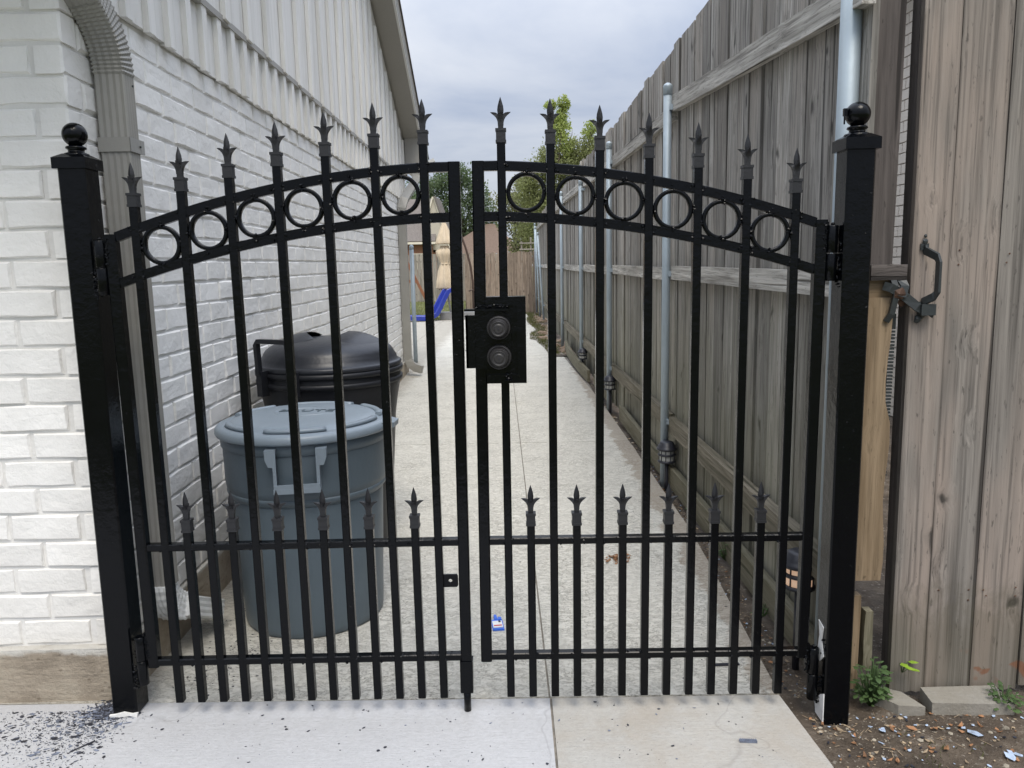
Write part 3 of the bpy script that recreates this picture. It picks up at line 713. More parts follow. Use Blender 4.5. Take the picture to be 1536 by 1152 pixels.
edge_obj([(1.252, .02, .075), (1.240, .7, .070), (1.226, 1.5, .065), (1.197, 2.55, .070), (1.165, 3.8, .070), (1.140, 4.9, .085)], 'long grey board edging the soil under the fence, nearest the gate', .14)
edge_obj([(1.135, 5.75, .09), (1.12, 6.3, .11), (1.09, 6.9, .11)], 'short pale board in the soil between second pole and timber post', .14)
edge_obj([(1.055, 7.4, .08), (1.00, 8.2, .11), (.965, 9.2, .12), (.96, 10.2, .12), (.985, 10.9, .12)], 'bowed pale board curving out from the fence by the far timber post', .15)

# ------------------------------------------------------------------ gate
def fleur(g, x, z, y=0.0):
    """finial whose tip is at z: collar, stem, spear and two curled leaves"""
    def sq(w, d, za, zb): g.box((x, y, (za+zb)/2), (w, d, zb-za))
    # spear: diamond section
    st = [(0, 0.0005), (-.012, .0045), (-.026, .0085), (-.038, .0100), (-.047, .0092), (-.060, .0060), (-.075, .0062)]
    vs = []; fs = []
    for dzz, r in st: vs += [(x-r, y, z+dzz), (x, y-r*.75, z+dzz), (x+r, y, z+dzz), (x, y+r*.75, z+dzz)]
    for i in range(len(st)-1):
        for j in range(4): fs.append((i*4+j, i*4+(j+1) % 4, i*4+4+(j+1) % 4, i*4+4+j))
    g.add(vs, fs)
    sq(.0165, .014, z-.098, z-.064)
    ol = [(.003, -.060), (.0085, -.0510), (.014, -.0472), (.022, -.0452), (.0318, -.0445), (.0270, -.0492), (.0205, -.0535), (.0150, -.0590), (.0112, -.0660), (.0092, -.0740), (.0088, -.084), (.003, -.084)]
    for ddx, ddy in ((1, 0), (-1, 0), (0, -1), (0, 1)):
        kk = 1.0 if ddx else .75; vs = []; n_ = len(ol)
        for sg in (-1, 1):
            for a, b in ol:
                t_ = sg*(.0078 if a < .016 else .0050 if a < .024 else .0018)
                vs.append((x+ddx*a*kk, y+t_, z+b) if ddx else (x+t_, y+ddy*a*kk, z+b))
        g.add(vs, [tuple(range(n_)), tuple(range(2*n_-1, n_-1, -1))]+[(q, q+n_, (q+1) % n_+n_, (q+1) % n_) for q in range(n_)])
    sq(.0335, .0335, z-.102, z-.094); sq(.0295, .0295, z-.1285, z-.102); sq(.0325, .0325, z-.1365, z-.1285)
gf = G(); fleur(gf, 0, 0); FLEUR = gf.mesh('finial')
topz = lambda u: 1.829-.1600*u*u
lowz = lambda u: 1.675-.1520*u*u
ringz = lambda u: 1.7515-.157*u*u
TIPS = [1.865, 1.909, 1.946, 1.9775, 2.0035, 2.025, 2.032]      # outermost first
S = .1524
ringG = G()
def rect_ring(ro, ri, d, n=40):
    g = G(); ch = .002
    pr = [(ro, -d/2+ch), (ro, d/2-ch), (ro-ch, d/2), (ri+ch, d/2), (ri, d/2-ch), (ri, -d/2+ch), (ri+ch, -d/2), (ro-ch, -d/2)]
    vs = []; fs = []; k = len(pr)
    for i in range(n):
        a = 2*math.pi*i/n
        for r, y in pr: vs.append((r*math.cos(a), y, r*math.sin(a)))
    for i in range(n):
        for j in range(k): fs.append((i*k+j, i*k+(j+1) % k, ((i+1) % n)*k+(j+1) % k, ((i+1) % n)*k+j))
    g.add(vs, fs, True); return g
RING = rect_ring(.0625, .0495, .020).mesh('ring')
rw = random.Random(21)
def make_leaf(sgn, loc, roty, label):
    """sgn -1: left leaf (centre line to its right). Local origin under its middle bar."""
    t = empty('gate_leaf', loc, 0, label=label, cat='gate'); t.rotation_euler = (0, roty, 0)
    X = lambda u: sgn*u-loc[0]                    # u: distance from the centre line
    def bar(name, p0, p1, w_, d_, ch=.003): return put(name, G().bar(p0, p1, w_, d_, ch), BLACK, t)
    weld = G()
    def wb(x, z, n=4, s=.0058, y=-.011):
        for _ in range(n): weld.ico((x+rw.uniform(-.007, .007), y+rw.uniform(-.004, .002), z+rw.uniform(-.012, .012)), rw.uniform(.5, 1)*s, .3, rw)
    # frame
    ui0, ui1 = (.0345, .0215) if sgn < 0 else (.0335, .0420)
    put('stile', G().bar((X(ui0), 0, .186 if sgn > 0 else .19), (X(ui1), 0, 1.842), .037, .037, .004), BLACK, t)
    put('stile', G().bar((X(1.108), 0, .186), (X(1.112), 0, topz(1.11)+.014), .036, .036, .004), BLACK, t)
    xa, xb = X(ui0)+sgn*.020, X(1.109)-sgn*.019
    su = lambda z: X(ui0+(ui1-ui0)*(z-.19)/1.65)+sgn*.0165
    put('rail', G().bar((su(.202), 0, .202), (xb, 0, .202), .030, .024, .003, Vector((0, 0, 1))), BLACK, t)
    put('rail', G().bar((su(.612), 0, .612), (xb, 0, .612), .030, .024, .003, Vector((0, 0, 1))), BLACK, t)
    sec = [(-.012, -.0125), (-.0095, -.015), (.0095, -.015), (.012, -.0125), (.012, .0125), (.0095, .015), (-.0095, .015), (-.012, .0125)]
    for fz in (topz, lowz):
        us = [ui1+.0165+(1.112-.018-ui1-.0165)*i/24 for i in range(25)]
        put('arched_rail', G().sweep([(X(u), 0, fz(max(u, .10))) for u in us], sec), BLACK, t)
    for i in range(7):
        u = .115+.1524*(6-i) if False else abs(sgn*.572+(i-3)*S)
        tip = TIPS[[j for j in range(7)][6-int(round((u-.115)/S))]]
        x = (i-3)*S
        b = bar('bar', (x, -.002, .055), (x, -.002, tip-.128), .0262, .0275, .0025)
        f = put('finial', FLEUR, FINI, b, (x, -.002, tip))
        for zz in (.202, .612, topz(u), lowz(u)):
            for s_ in (-1, 1): wb(x+s_*.016, zz, 3)
    for i in range(6):
        x = (i-2.5)*S
        b = bar('short_bar', (x, -.002, .055), (x, -.002, .80-.128), .0262, .0275, .0025)
        put('finial', FLEUR, FINI, b, (x, -.002, .802))
        for zz in (.202, .612): wb(x+.016, zz, 2); wb(x-.016, zz, 2)
        u = abs(sgn*.572+(i-2.5)*S)
        put('ring', RING, BLACK, t, (x, 0, ringz(u)))
        for a in (0, 90, 180, 270): wb(x+.061*math.cos(R(a)), ringz(u)+.061*math.sin(R(a)), 4)
    # hinges on the outer stile
    for z0, z1 in ((1.456, 1.628), (.125, .300) if sgn < 0 else (.034, .222)):
        h = empty('hinge', (X(1.146), 0, 0)); h.parent = t
        zm = (z0+z1)/2
        put('barrel', G().lathe([(.0155, z0), (.0175, z0+.003), (.0175, zm-.003), (.0165, zm-.001)], 18, (0, -.012, 0)), BLACK, h)
        put('barrel', G().lathe([(.0165, zm+.001), (.0175, zm+.003), (.0175, z1-.003), (.0155, z1)], 18, (0, -.012, 0)), BLACK, h)
        put('hinge_plate', G().box((-sgn*.0175, .0, (zm+z1)/2+.006), (.010, .030, (z1-zm)+.010)), BLACK, h)
        if z0 > .5 or sgn > 0: put('pin', G().lathe([(.006, z1), (.006, z1+.006), (.003, z1+.009)], 10, (0, -.012, 0)), BLACK, h)
        wg = G()
        for _ in range(38): wg.ico((-sgn*(.019+rw.uniform(0, .010)), -.016+rw.uniform(-.006, .004), rw.uniform(zm+.01, z1+.008)), rw.uniform(.002, .0048), .3, rw)
        for _ in range(44): wg.ico((sgn*(.016+rw.uniform(0, .014)), -.010+rw.uniform(-.012, .004), rw.uniform(z0-.012, zm-.004)), rw.uniform(.002, .0052), .3, rw)
        wo = put('weld_beads', wg, BLACK, h); wo['kind'] = 'stuff'
    if sgn < 0:
        put('foot_tube', G().bar((X(.0355), 0, .075), (X(.0345), 0, .19), .044, .044, .003), BLACK, t)
        put('drop_rod', G().lathe([(.0125, .0), (.0125, .08)], 14, (X(.036), 0, 0)), BLACK, t)
        g = G(); xm = X(.080); pl = []
        # padlock tab with a real hole
        W2, H2 = .026, .022; n = 24; vs = []; fs = []
        for y in (-.004, .004):
            for i in range(n):
                a = 2*math.pi*i/n; c_, s_ = math.cos(a), math.sin(a); q = max(abs(c_)/W2, abs(s_)/H2); vs.append((xm+c_/q, y, .474+s_/q))
            for i in range(n):
                a = 2*math.pi*i/n; vs.append((xm+.0065*math.cos(a), y, .474+.0065*math.sin(a)))
        for i in range(n):
            k = (i+1) % n
            fs += [(i, k, n+k, n+i), (2*n+k, 2*n+i, 3*n+i, 3*n+k), (i, 2*n+i, 2*n+k, k), (n+k, 3*n+k, 3*n+i, n+i)]
        g.add(vs, fs); put('lock_tab', g, BLACK, t)
    else:
        # lock box: mitred frame, inner plate, raised housing, deadbolts, latch guard
        lb = empty('lock_box', (-loc[0], 0, 0)); lb.parent = t
        x0, x1, z0, z1, wd = .056, .184, 1.148, 1.424, .029
        def mit(pts, nm): put(nm, G().poly(pts, -.031, .031, 'y'), BLACK, lb)
        mit([(x0, z1), (x1, z1), (x1-wd, z1-wd), (x0, z1-wd)], 'box_top'); mit([(x1+.0, z1-.001), (x1, z0+.001), (x1-wd+.0005, z0+wd), (x1-wd+.0005, z1-wd)], 'box_side'); mit([(x0, z0), (x0, z0+wd), (x1-wd, z0+wd), (x1, z0)], 'box_bottom')
        put('face_plate', G().box(((x0+x1)/2-.014, -.020, (z0+z1)/2), (x1-x0-.024, .006, z1-z0-.052)), BLACK, lb)
        g = G(); pts = [(.024, 1.198), (.128, 1.198), (.136, 1.206)]
        for i in range(9):
            a = i/8*math.pi/2; pts.append((.094+.042*math.cos(a), 1.338+.042*math.sin(a)))
        pts += [(.024, 1.380)]
        put('lock_housing', g.poly(pts, -.046, -.024, 'y'), BLACK, lb)
        put('latch_guard', G().box((.008, -.040, 1.284), (.030, .010, .168)).box((-.003, -.028, 1.284), (.006, .034, .168)), BLACK, lb)
        put('guard_cap', G().box((.060, -.041, 1.3845), (.138, .030, .007)), BLACK, lb)
        for zc_, rr_ in ((1.328, .0375), (1.236, .039)):
            d = empty('deadbolt', (.098, -.046, zc_)); d.parent = lb
            M = Matrix.Rotation(R(90), 4, 'X')
            put('rose', G().lathe([(rr_, 0), (rr_, .012), (rr_*.95, .020), (rr_*.88, .0225), (rr_*.86, .0190), (rr_*.82, .0190), (rr_*.80, .027), (rr_*.72, .034), (rr_*.70, .036)], 36, M=M), LOCKM, d)
            put('cylinder', G().lathe([(.0240, .030), (.0240, .050), (.0225, .053), (.0205, .0500), (.0130, .0500), (.0122, .0535)], 32, M=M), LOCKM, d)
            g = G(); g.box((0, -.054, .001), (.0018, .002, .009)); g.box((.0012, -.054, -.002), (.0025, .002, .003)); put('keyway', g, INK, d)
        wg = G()
        for _ in range(50): wg.ico((.028+rw.uniform(0, .10), -.032+rw.uniform(-.004, .002), z1-wd+rw.uniform(-.004, .004)), rw.uniform(.002, .0045), .3, rw)
        for _ in range(26): wg.ico((-.006+rw.uniform(-.002, .004), -.036+rw.uniform(-.004, .01), rw.uniform(1.20, 1.365)), rw.uniform(.0015, .0035), .3, rw)
        for _ in range(30): wg.ico((.127+rw.uniform(-.012, .012), -.030+rw.uniform(-.005, .002), z0+.02+rw.uniform(-.012, .012)), rw.uniform(.002, .005), .3, rw)
        wo = put('weld_beads', wg, BLACK, lb); wo['kind'] = 'stuff'
    wo = put('weld_beads', weld, BLACK, t); wo['kind'] = 'stuff'
    return t
make_leaf(-1, (-.5722, 0, 0), -.0025, 'left leaf of the glossy black iron gate, with drop rod')
make_leaf(1, (.5722, 0, 0), .0034, 'right leaf of the glossy black iron gate, with lock box')
def make_post(x, y, lean, label, z0=0.0, flake=False):
    t = empty('gate_post', (x, y, 0), 0, label=label, cat='gate post'); t.rotation_euler = (0, lean, 0)
    put('shaft', G().bar((0, 0, z0), (0, 0, 1.852), .087, .088, .005), BLACK, t)
    g = G(); g.box((0, 0, 1.866), (.107, .107, .034))
    a, b = .0535, .03; g.add([(-a, -a, 1.883), (a, -a, 1.883), (a, a, 1.883), (-a, a, 1.883), (-b, -b, 1.897), (b, -b, 1.897), (b, b, 1.897), (-b, b, 1.897)], [(0, 1, 5, 4), (1, 2, 6, 5), (2, 3, 7, 6), (3, 0, 4, 7), (4, 5, 6, 7)])
    put('cap', g, BLACK, t)
    pr = [(.037, 1.888), (.039, 1.894), (.036, 1.899), (.024, 1.903), (.0235, 1.910), (.031, 1.915), (.029, 1.920), (.018, 1.925)]
    for i in range(15):
        an = -math.pi/2+.42+(math.pi-.42)*i/14; pr.append((max(.0372*math.cos(an), .0005), 1.957+.0372*math.sin(an)))
    put('ball_finial', G().lathe(pr, 28), BLACK, t)
    wg = G()
    for z in (.10+.02, .24, 1.47, 1.55): 
        for _ in range(5): wg.ico((-math.copysign(.046, x), -.03+rw.uniform(-.01, .02), z+rw.uniform(-.04, .04)), rw.uniform(.002, .005), .3, rw)
    wo = put('weld_beads', wg, BLACK, t); wo['kind'] = 'stuff'
    return t
pl_ = make_post(-1.2300, .043, .0035, 'left black square gate post with ball cap, by the downspout', .005)
pr_ = make_post(1.2155, -.012, -.001, 'right black square gate post with ball cap, by the steel pole', -.06)
put('primer_flake', G().poly([(-.047, .0), (-.01, 0), (.02, .006), (.046, .0), (.05, .016), (.03, .012), (0, .018), (-.03, .010), (-.05, .008)], -.056, -.047, 'y'), WHITEF, pl_)
put('primer_flake', G().poly([(-.046, -.03), (.02, -.03), (.030, .012), (.02, .02), (-.02, .06), (-.046, .075)], -.0475, -.0445, 'x'), WHITEF, pr_)
put('primer_flake', G().poly([(-.03, .20), (.0, .17), (.02, .21), (.01, .26), (.022, .31), (-.02, .30), (-.01, .25)], -.0475, -.0445, 'x'), WHITEF, pr_)
put('clip', G().box((-.043, -.01, 1.962), (.010, .012, .022)).box((-.045, -.012, 1.944), (.004, .004, .035)), BLACK, pr_)

# ------------------------------------------------------------------ trash cans
gc = empty('trash_can', (-.775, .835, 0), label='grey-blue round plastic trash can with flat lid, just behind the gate', cat='trash can')
def cansh(r, z, a): return r
g = G(); prof = [(.290, 0), (.300, .008), (.303, .03), (.324, .585), (.322, .592), (.338, .60), (.343, .64), (.346, .80), (.350, .83)]
def panel(r, z, a):
    if .58 < z < .66:      # the shoulder dips in swags between the side panels
        return r
    if z < .58: return r*(1-.010*max(0, math.sin(6*a))**4)
    return r
g.lathe(prof, 72, fn=panel); body = put('body', g, CANG, gc)
g = G()
for i, z in enumerate((.0,)):
    pass
lid = empty('lid', (0, 0, 0)); lid.parent = gc
g = G(); g.lathe([(.352, .838), (.369, .840), (.373, .848), (.371, .866), (.362, .876), (.345, .882), (.325, .879), (.312, .883), (.295, .892), (.27, .899), (.20, .903), (.10, .905), (.004, .905)], 72); put('lid_top', g, CANL, lid)
g = G()
for a0, a1, r in ((-152, -118, .318), (-104, -60, .318), (-46, -10, .318), (5, 50, .318), (62, 118, .318), (130, 170, .318)):
    pa = [(r*math.cos(R(a0+(a1-a0)*i/12)), r*math.sin(R(a0+(a1-a0)*i/12)), .889) for i in range(13)]
    g.sweep(pa, [(-.016, -.006), (-.009, .008), (.009, .008), (.016, -.006)], smooth=True)
pa = [(.135*math.cos(R(i*10)), .02+.085*math.sin(R(i*10)), .9045) for i in range(36)]; g.sweep(pa, [(-.004, -.002), (0, .0025), (.004, -.002)], closed=True)
put('lid_ribs', g, CANL, lid)
def tabm(sgn):
    a = R(-4) if sgn > 0 else R(118)
    M = Matrix.Rotation(a, 4, 'Z'); g = G(); g.add([(.345, -.085, .874), (.345, .085, .874), (.405, .045, .868), (.405, -.045, .868), (.345, -.085, .852), (.345, .085, .852), (.403, .043, .846), (.403, -.043, .846)], [(0, 1, 2, 3), (7, 6, 5, 4), (0, 3, 7, 4), (1, 5, 6, 2), (2, 6, 7, 3), (0, 4, 5, 1)], False, M); return g
put('lid_tab', tabm(1), CANL, lid); put('lid_tab', tabm(-1), CANL, lid)
def text_obj(s, size, depth, mat, parent, loc, rot, name='lettering', sx=1.0):
    cu = bpy.data.curves.new(name, 'FONT'); cu.body = s; cu.size = size; cu.extrude = depth; cu.align_x = 'CENTER'; cu.align_y = 'CENTER'; cu.resolution_u = 2
    o = bpy.data.objects.new(name, cu); col.objects.link(o); dg = bpy.context.evaluated_depsgraph_get()
    me = bpy.data.meshes.new_from_object(o.evaluated_get(dg)); bpy.data.objects.remove(o); me.materials.clear(); me.name = name
    me.transform(Matrix.Diagonal((sx, 1, 1, 1)))
    return put(name, me, mat, parent, loc, rot)
text_obj('BRUTE', .062, .0022, CANG, lid, (0, .035, .906), (0, 0, R(-3)), sx=1.35)  # darker body plastic paints in the shading of the embossed letters
# front handle: two brackets and a bail
h = empty('handle', (0, 0, 0)); h.parent = gc; h.rotation_euler = (0, 0, R(9)); h.scale = (.90, 1, 1)
yy_ = -.362
g = G(); g.box((-.092, yy_+.006, .742), (.014, .05, .145)); g.box((.092, yy_+.006, .742), (.014, .05, .145)); g.box((0, yy_-.002, .663), (.200, .050, .020)); g.box((0, yy_-.022, .672), (.196, .008, .034)); put('grip', g, CANL, h)
g = G()
for s_ in (-1, 1):
    g = G(); g.poly([(s_*.085, .828), (s_*.132, .828), (s_*.130, .79), (s_*.118, .762), (s_*.100, .760), (s_*.098, .70), (s_*.085, .672)], yy_-.018, yy_+.03, 'y'); put('bracket', g, CANL, h)
for s_ in (1,):
    g = G()
    for q in (-.075, .075): g.box((.352, q, .745), (.045, .012, .14))
    g.box((.362, 0, .668), (.04, .16, .018)); put('grip', g, CANL, gc, rot=(0, 0, R(100)))
put('rim', G().lathe([(.345, .79), (.352, .795), (.353, .84), (.350, .842)], 72), CANG, gc)
put('swag_shoulder', G().lathe([(.322, .57), (.337, .588), (.341, .60), (.339, .61)], 72, fn=lambda r, z, a: r), CANG, gc)

bc = empty('trash_can', (-.885, 1.79, 0), label='larger black round trash can with domed lid and side handle, behind the grey one', cat='trash can')
g = G(); g.lathe([(.290, 0), (.300, .02), (.352, .72), (.364, .80), (.380, .885), (.385, .90), (.388, .965), (.380, .972)], 60); put('body', g, CANB, bc)
g = G(); g.lathe([(.385, .905), (.398, .910), (.398, .932), (.386, .936)], 60); g.lathe([(.385, .958), (.400, .962), (.400, .985), (.388, .990)], 60); put('rim_band', g, CANB, bc)
lid = empty('lid', (0, 0, 0)); lid.parent = bc
def dome(r, z, a): return r
pr = [(.380, .985), (.392, .99), (.394, 1.012), (.384, 1.018), (.372, 1.022), (.366, 1.045), (.355, 1.06)]
for i in range(1, 9):
    t = i/8; pr.append((.356*math.cos(t*math.pi/2*.99)**.62, 1.050+.098*math.sin(t*math.pi/2)))
put('lid_dome', G().lathe(pr, 60), CANBL, lid)
g = G()
for s_ in (-1, 1):   # raised flank panels either side of the lid's saddle
    vs = []; fs = []; n1, n2 = 10, 8
    for i in range(n1+1):
        for j in range(n2+1):
            a = R(-62+124*i/n1)+(0 if s_ > 0 else math.pi); r = .355-.24*j/n2
            zz = 1.052+.125*math.sin((j/n2)*math.pi/2)**.7*(1-.22*(abs(i/n1-.5)*2)**3)
            vs.append((r*math.cos(a), r*math.sin(a), zz))
    for i in range(n1):
        for j in range(n2): q = i*(n2+1)+j; fs.append((q, q+1, q+n2+2, q+n2+1))
    g.add(vs, fs, True)
put('lid_panels', g, CANBL, lid)
g = G(); h_ = .016
pth = [(-.105, -.40, .93), (-.105, -.425, 1.0), (-.105, -.43, 1.145), (-.092, -.43, 1.163), (.092, -.43, 1.163), (.105, -.43, 1.145), (.105, -.425, 1.0), (.105, -.40, .93)]
g.sweep(pth, [(-.011, -.014), (.011, -.014), (.011, .014), (-.011, .014)], None, Vector((0, 1, 0)))
g.box((-.105, -.405, .94), (.035, .05, .13)); g.box((.105, -.405, .94), (.035, .05, .13)); put('handle', g, CANB, bc, rot=(0, 0, R(-27)))
g = G(); g.poly([(-.05, .74), (.05, .74), (.05, .60), (-.05, .60)], -.365, -.33, 'y'); put('side_grip', g, CANB, bc, rot=(0, 0, R(35)))
for s_ in (-1, 1): put('wheel', G().lathe([(.08, -.02), (.09, -.015), (.09, .015), (.08, .02)], 20, M=Matrix.Translation((s_*.16, .28, .09)) @ Matrix.Rotation(R(90), 4, 'Y')), CANB, bc)

# ------------------------------------------------------------------ path lamps
def lamp(x, y, z0, zt, lit, label, s=1.0):
    t = empty('path_lamp', (x, y, z0), 0, label=label, cat='path light', group=None)
    H = zt-z0
    put('stake', G().tube([(0, 0, -.04), (0, 0, H-.13)], .014, 8), BLKP, t)
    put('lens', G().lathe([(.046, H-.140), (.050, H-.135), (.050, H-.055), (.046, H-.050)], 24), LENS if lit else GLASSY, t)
    g = G()
    for zz in (H-.15, H-.103): g.lathe([(.052, zz), (.061, zz+.004), (.061, zz+.013), (.052, zz+.017)], 24)
    for i in range(10):
        a = i*math.pi/5; g.box((.0525*math.cos(a), .0525*math.sin(a), H-.097), (.005, .005, .09))
    put('cage', g, BLKP, t)
    put('cap', G().lathe([(.062, H-.063), (.069, H-.060), (.070, H-.048), (.060, H-.044), (.058, H-.030), (.050, H-.024), (.046, H-.010), (.030, H-.002), (.004, H)], 28), BLKP, t)
    return t
lamp(1.155, 2.66, -.03, .322, False, 'black round path lamp at the foot of the nearest pole behind the gate')
lamp(1.095, 5.42, -.03, .375, False, 'black round path lamp in front of the second pole along the fence')
lamp(1.035, 8.05, -.03, .37, False, 'farthest small black path lamp beside the timber fence post')
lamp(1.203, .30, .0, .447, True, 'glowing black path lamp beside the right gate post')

# ------------------------------------------------------------------ old wooden gate at the right
og = empty('wooden_gate', (1.45, .1, 0), label='weathered grey-pink plank gate with iron handle, right of the black gate', cat='gate'); og.rotation_euler = (0, -.0048, 0)
ro = random.Random(9)
def oboard(xa, xb, za, zb, yo, ragged=0):
    wd = xb-xa; pts = []; n = 9
    for i in range(n+1): pts.append((-wd/2+wd*i/n, (ro.uniform(-.012, .006) if ragged else ro.uniform(-.003, .003))))
    for i in range(8): pts.append((wd/2+ro.uniform(-.0012, .0012), (zb-za)*(i+1)/8))
    pts += [(-wd/2+ro.uniform(-.0012, .0012), (zb-za)*(8-i)/8) for i in range(8)]
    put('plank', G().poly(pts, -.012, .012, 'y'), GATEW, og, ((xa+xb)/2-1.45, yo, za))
oboard(1.4585, 1.578, -.005, 3.05, -.004); oboard(1.5815, 1.741, .0, 3.05, .0, 1); oboard(1.746, 1.909, -.0, 3.05, .003, 1); oboard(1.914, 2.075, .01, 3.05, -.002, 1); oboard(2.08, 2.24, .0, 3.05, .0, 1); oboard(2.245, 2.40, .0, 3.05, .002)
put('frame_stile', plank(2.95, .045, .05, ro), DARKW, og, (.0355, .042, .05))
put('frame_stile', plank(2.95, .09, .04, ro), DARKW, og, (.90, .036, .05))
put('frame_rail', plank(.90, .09, .04, ro), DARKW, og, (.03, .038, .35), (0, math.pi/2, 0)); put('frame_rail', plank(.90, .09, .04, ro), DARKW, og, (.03, .038, 1.5), (0, math.pi/2, 0)); put('frame_rail', plank(.90, .09, .04, ro), DARKW, og, (.03, .038, 2.6), (0, math.pi/2, 0))
g = G(); rq = random.Random(31)
for zz in (.34, .38, 1.49, 1.53, 2.58, 2.62):
    for xx in (.035, .10, .155, .265, .325, .43, .50, .59):
        if rq.random() < .7: g.ico((xx+rq.uniform(-.01, .01), -.014, zz+rq.uniform(-.012, .012)), (.0035, .0016, .0035), .2, rq)
o = put('nail_heads', g, RUST, og); o['kind'] = 'stuff'
# handle
hd = empty('handle', (.045, -.018, 1.46)); hd.parent = og
g = G(); P = [(0.0, -.004, .098), (.0, -.006, .090), (.0, -.012, .082), (.018, -.050, .062), (.022, -.055, .045), (.022, -.055, -.050), (.016, -.045, -.066), (.002, -.012, -.082), (.002, -.006, -.10)]
g.sweep(P, [(-.013, -.004), (.013, -.004), (.013, .004), (-.013, .004)], None, Vector((1, 0, 0)));
# re-section: flat bar whose wide side faces out
put('grip', g, IRON, hd)
g = G(); g.ico((0, -.006, .112), (.010, .006, .010), .1, ro); g.ico((0, -.006, .129), (.006, .005, .007), .1, ro); g.box((0, -.003, .094), (.026, .006, .022)); put('backplate', g, IRON, hd); put('backplate', G().box((.002, -.003, -.098), (.028, .006, .03)), IRON, hd); put('drop', G().ico((.0, -.006, -.125), (.013, .007, .016), .15, ro), IRON, hd)
# latch strap, bent and rusty
lt = empty('latch', (0, 0, 0)); lt.parent = og
S_ = [(-.011, -.004), (.011, -.004), (.011, .004), (-.011, .004)]
g = G(); g.sweep([(-.080, -.020, 1.432), (-.062, -.034, 1.425), (-.038, -.030, 1.410), (-.012, -.034, 1.392), (.020, -.044, 1.362), (.050, -.040, 1.345), (.066, -.030, 1.350)], [(-.006, -.014), (.006, -.014), (.006, .014), (-.006, .014)], None, Vector((0, 0, 1))); put('strap', g, IRON, lt)
g = G(); g.sweep([(-.055, -.02, 1.46), (-.048, -.030, 1.43), (-.046, -.034, 1.40), (-.056, -.03, 1.34), (-.068, -.02, 1.315)], [(-.009, -.006), (.009, -.006), (.009, .006), (-.009, .006)], None, Vector((0, 1, 0))); put('hasp', g, IRON, lt)
g = G(); g.sweep([(-.025, -.020, 1.455), (-.020, -.040, 1.43), (-.030, -.045, 1.395)], [(-.016, -.004), (.012, -.003), (.012, .003), (-.016, .004)], None, Vector((0, 1, 0))); put('flap', g, IRON, lt)
g = G(); g.ico((-.032, -.040, 1.405), (.020, .010, .020), .3, ro); g.ico((-.020, -.020, 1.375), (.014, .006, .014), .3, ro); put('rust_scale', g, RUST, lt)
g = G(); g.poly([(-.042, 1.452), (-.020, 1.44), (-.014, 1.462), (-.020, 1.478), (-.028, 1.483), (-.040, 1.468)], -.024, -.016, 'y'); put('torn_wood', g, TANW, lt)
g = G(); g.box((.052, -.042, 1.352), (.046, .03, .036), Matrix.Translation((0, 0, 0))); g.ico((.068, -.04, 1.345), (.014, .016, .020), .25, ro); g.ico((.03, -.03, 1.322), (.012, .010, .016), .25, ro); put('knob', g, IRON, lt)
# toothed black strip hanging in the gap
g = G()
for i in range(46): g.box((-.034-.004*i/46, .02, 1.30-.0115*i), (.020, .010, .0065))
g.box((-.0455, .024, 1.03), (.006, .006, .54)); g.box((-.0325, .02, 1.312), (.016, .012, .05)); 
zt = put('tie_strip', g, IRON, None, (1.45, .1, 0), label='ribbed black plastic strip hanging in the gap beside the plank gate', cat='strip')
# blocks at the base
g = G(); g.poly([(0, 0), (.270, -.016), (.272, .105), (.01, .10)], -.045, .022, 'z'); put('concrete_block', g, STONE, None, (1.548, -.035, .0), label='long flat concrete block lying under the plank gate', cat='block')
g = G(); g.poly([(0, .02), (.05, -.05), (.135, -.062), (.10, .035), (.04, .07)], -.04, .006, 'z'); put('stone_slab', g, STONE, None, (1.392, .03, .0), label='broken flat stone between shrub and concrete block', cat='stone')

# ------------------------------------------------------------------ neighbour's brick house, seen through the gap
nb = empty('neighbour_house', (3.95, 2.0, 0), AL, label='cream brick house glimpsed through the gap beside the plank gate', cat='house')
g = G(); rn = random.Random(4)
for c in range(42):
    z = -.05+c*.098; y = -.12*(c % 2)
    while y < 8:
        if True: g.box((0.0, y+.12, z+.045), (.03+rn.uniform(0, .004), .239, .088))
        y += .249
o = put('brickwork', g, CREAMB, nb); o['kind'] = 'stuff'
put('wall', G().box((1.5, 4, 2.0), (3.0-.012, 8, 4.2)), MORTAR, nb); put('roof', G().poly([(-.5, 4.1), (3.3, 5.6), (3.3, 5.72), (-.5, 4.22)], -.3, 8.3, 'y'), SHING, nb)

# ------------------------------------------------------------------ back yard
def back_fence(name, label, x0, x1, y, h, mat, seed, wd=.165, z0=-.05, dy=0.0):
    t = empty(name, (x0, y, 0), 0, label=label, cat='fence'); r_ = random.Random(seed)
    ms = []
    for _ in range(5): g = plank(h, wd-.004, .02, r_, dog=.01, seg=2, wob=.002); ms.append(g.mesh('picket'))
    x = 0.0; L = x1-x0
    while x < L:
        put('picket', ms[r_.randrange(5)], mat, t, (x+wd/2, dy*x+r_.uniform(-.01, .01), z0+r_.uniform(-.03, .02))); x += wd
    for zz in (.35, h-.35): put('rail', plank(L, .08, .04, r_), mat, t, (0, .035, zz), (0, math.pi/2, 0))
    for i in range(int(L/2.6)+1): put('post', G().lathe([(.03, -.1), (.03, h-.05)], 10, (min(i*2.6+.4, L-.1), .08, 0)), GALV, t)
    return t
back_fence('picket_fence', 'brown knotty board fence closing the far end of the path', -1.49, .75, 22.35, 1.93, BACKW, 3)
back_fence('picket_fence', 'grey board fence across the back of the lawn, behind the parasol', -14.0, -.6, 31.2, 2.03, FARW, 4)
back_fence('picket_fence', 'tan board fence running beyond the alley behind the trellis', -.6, 12.0, 34.0, 2.12, BACKW, 5)
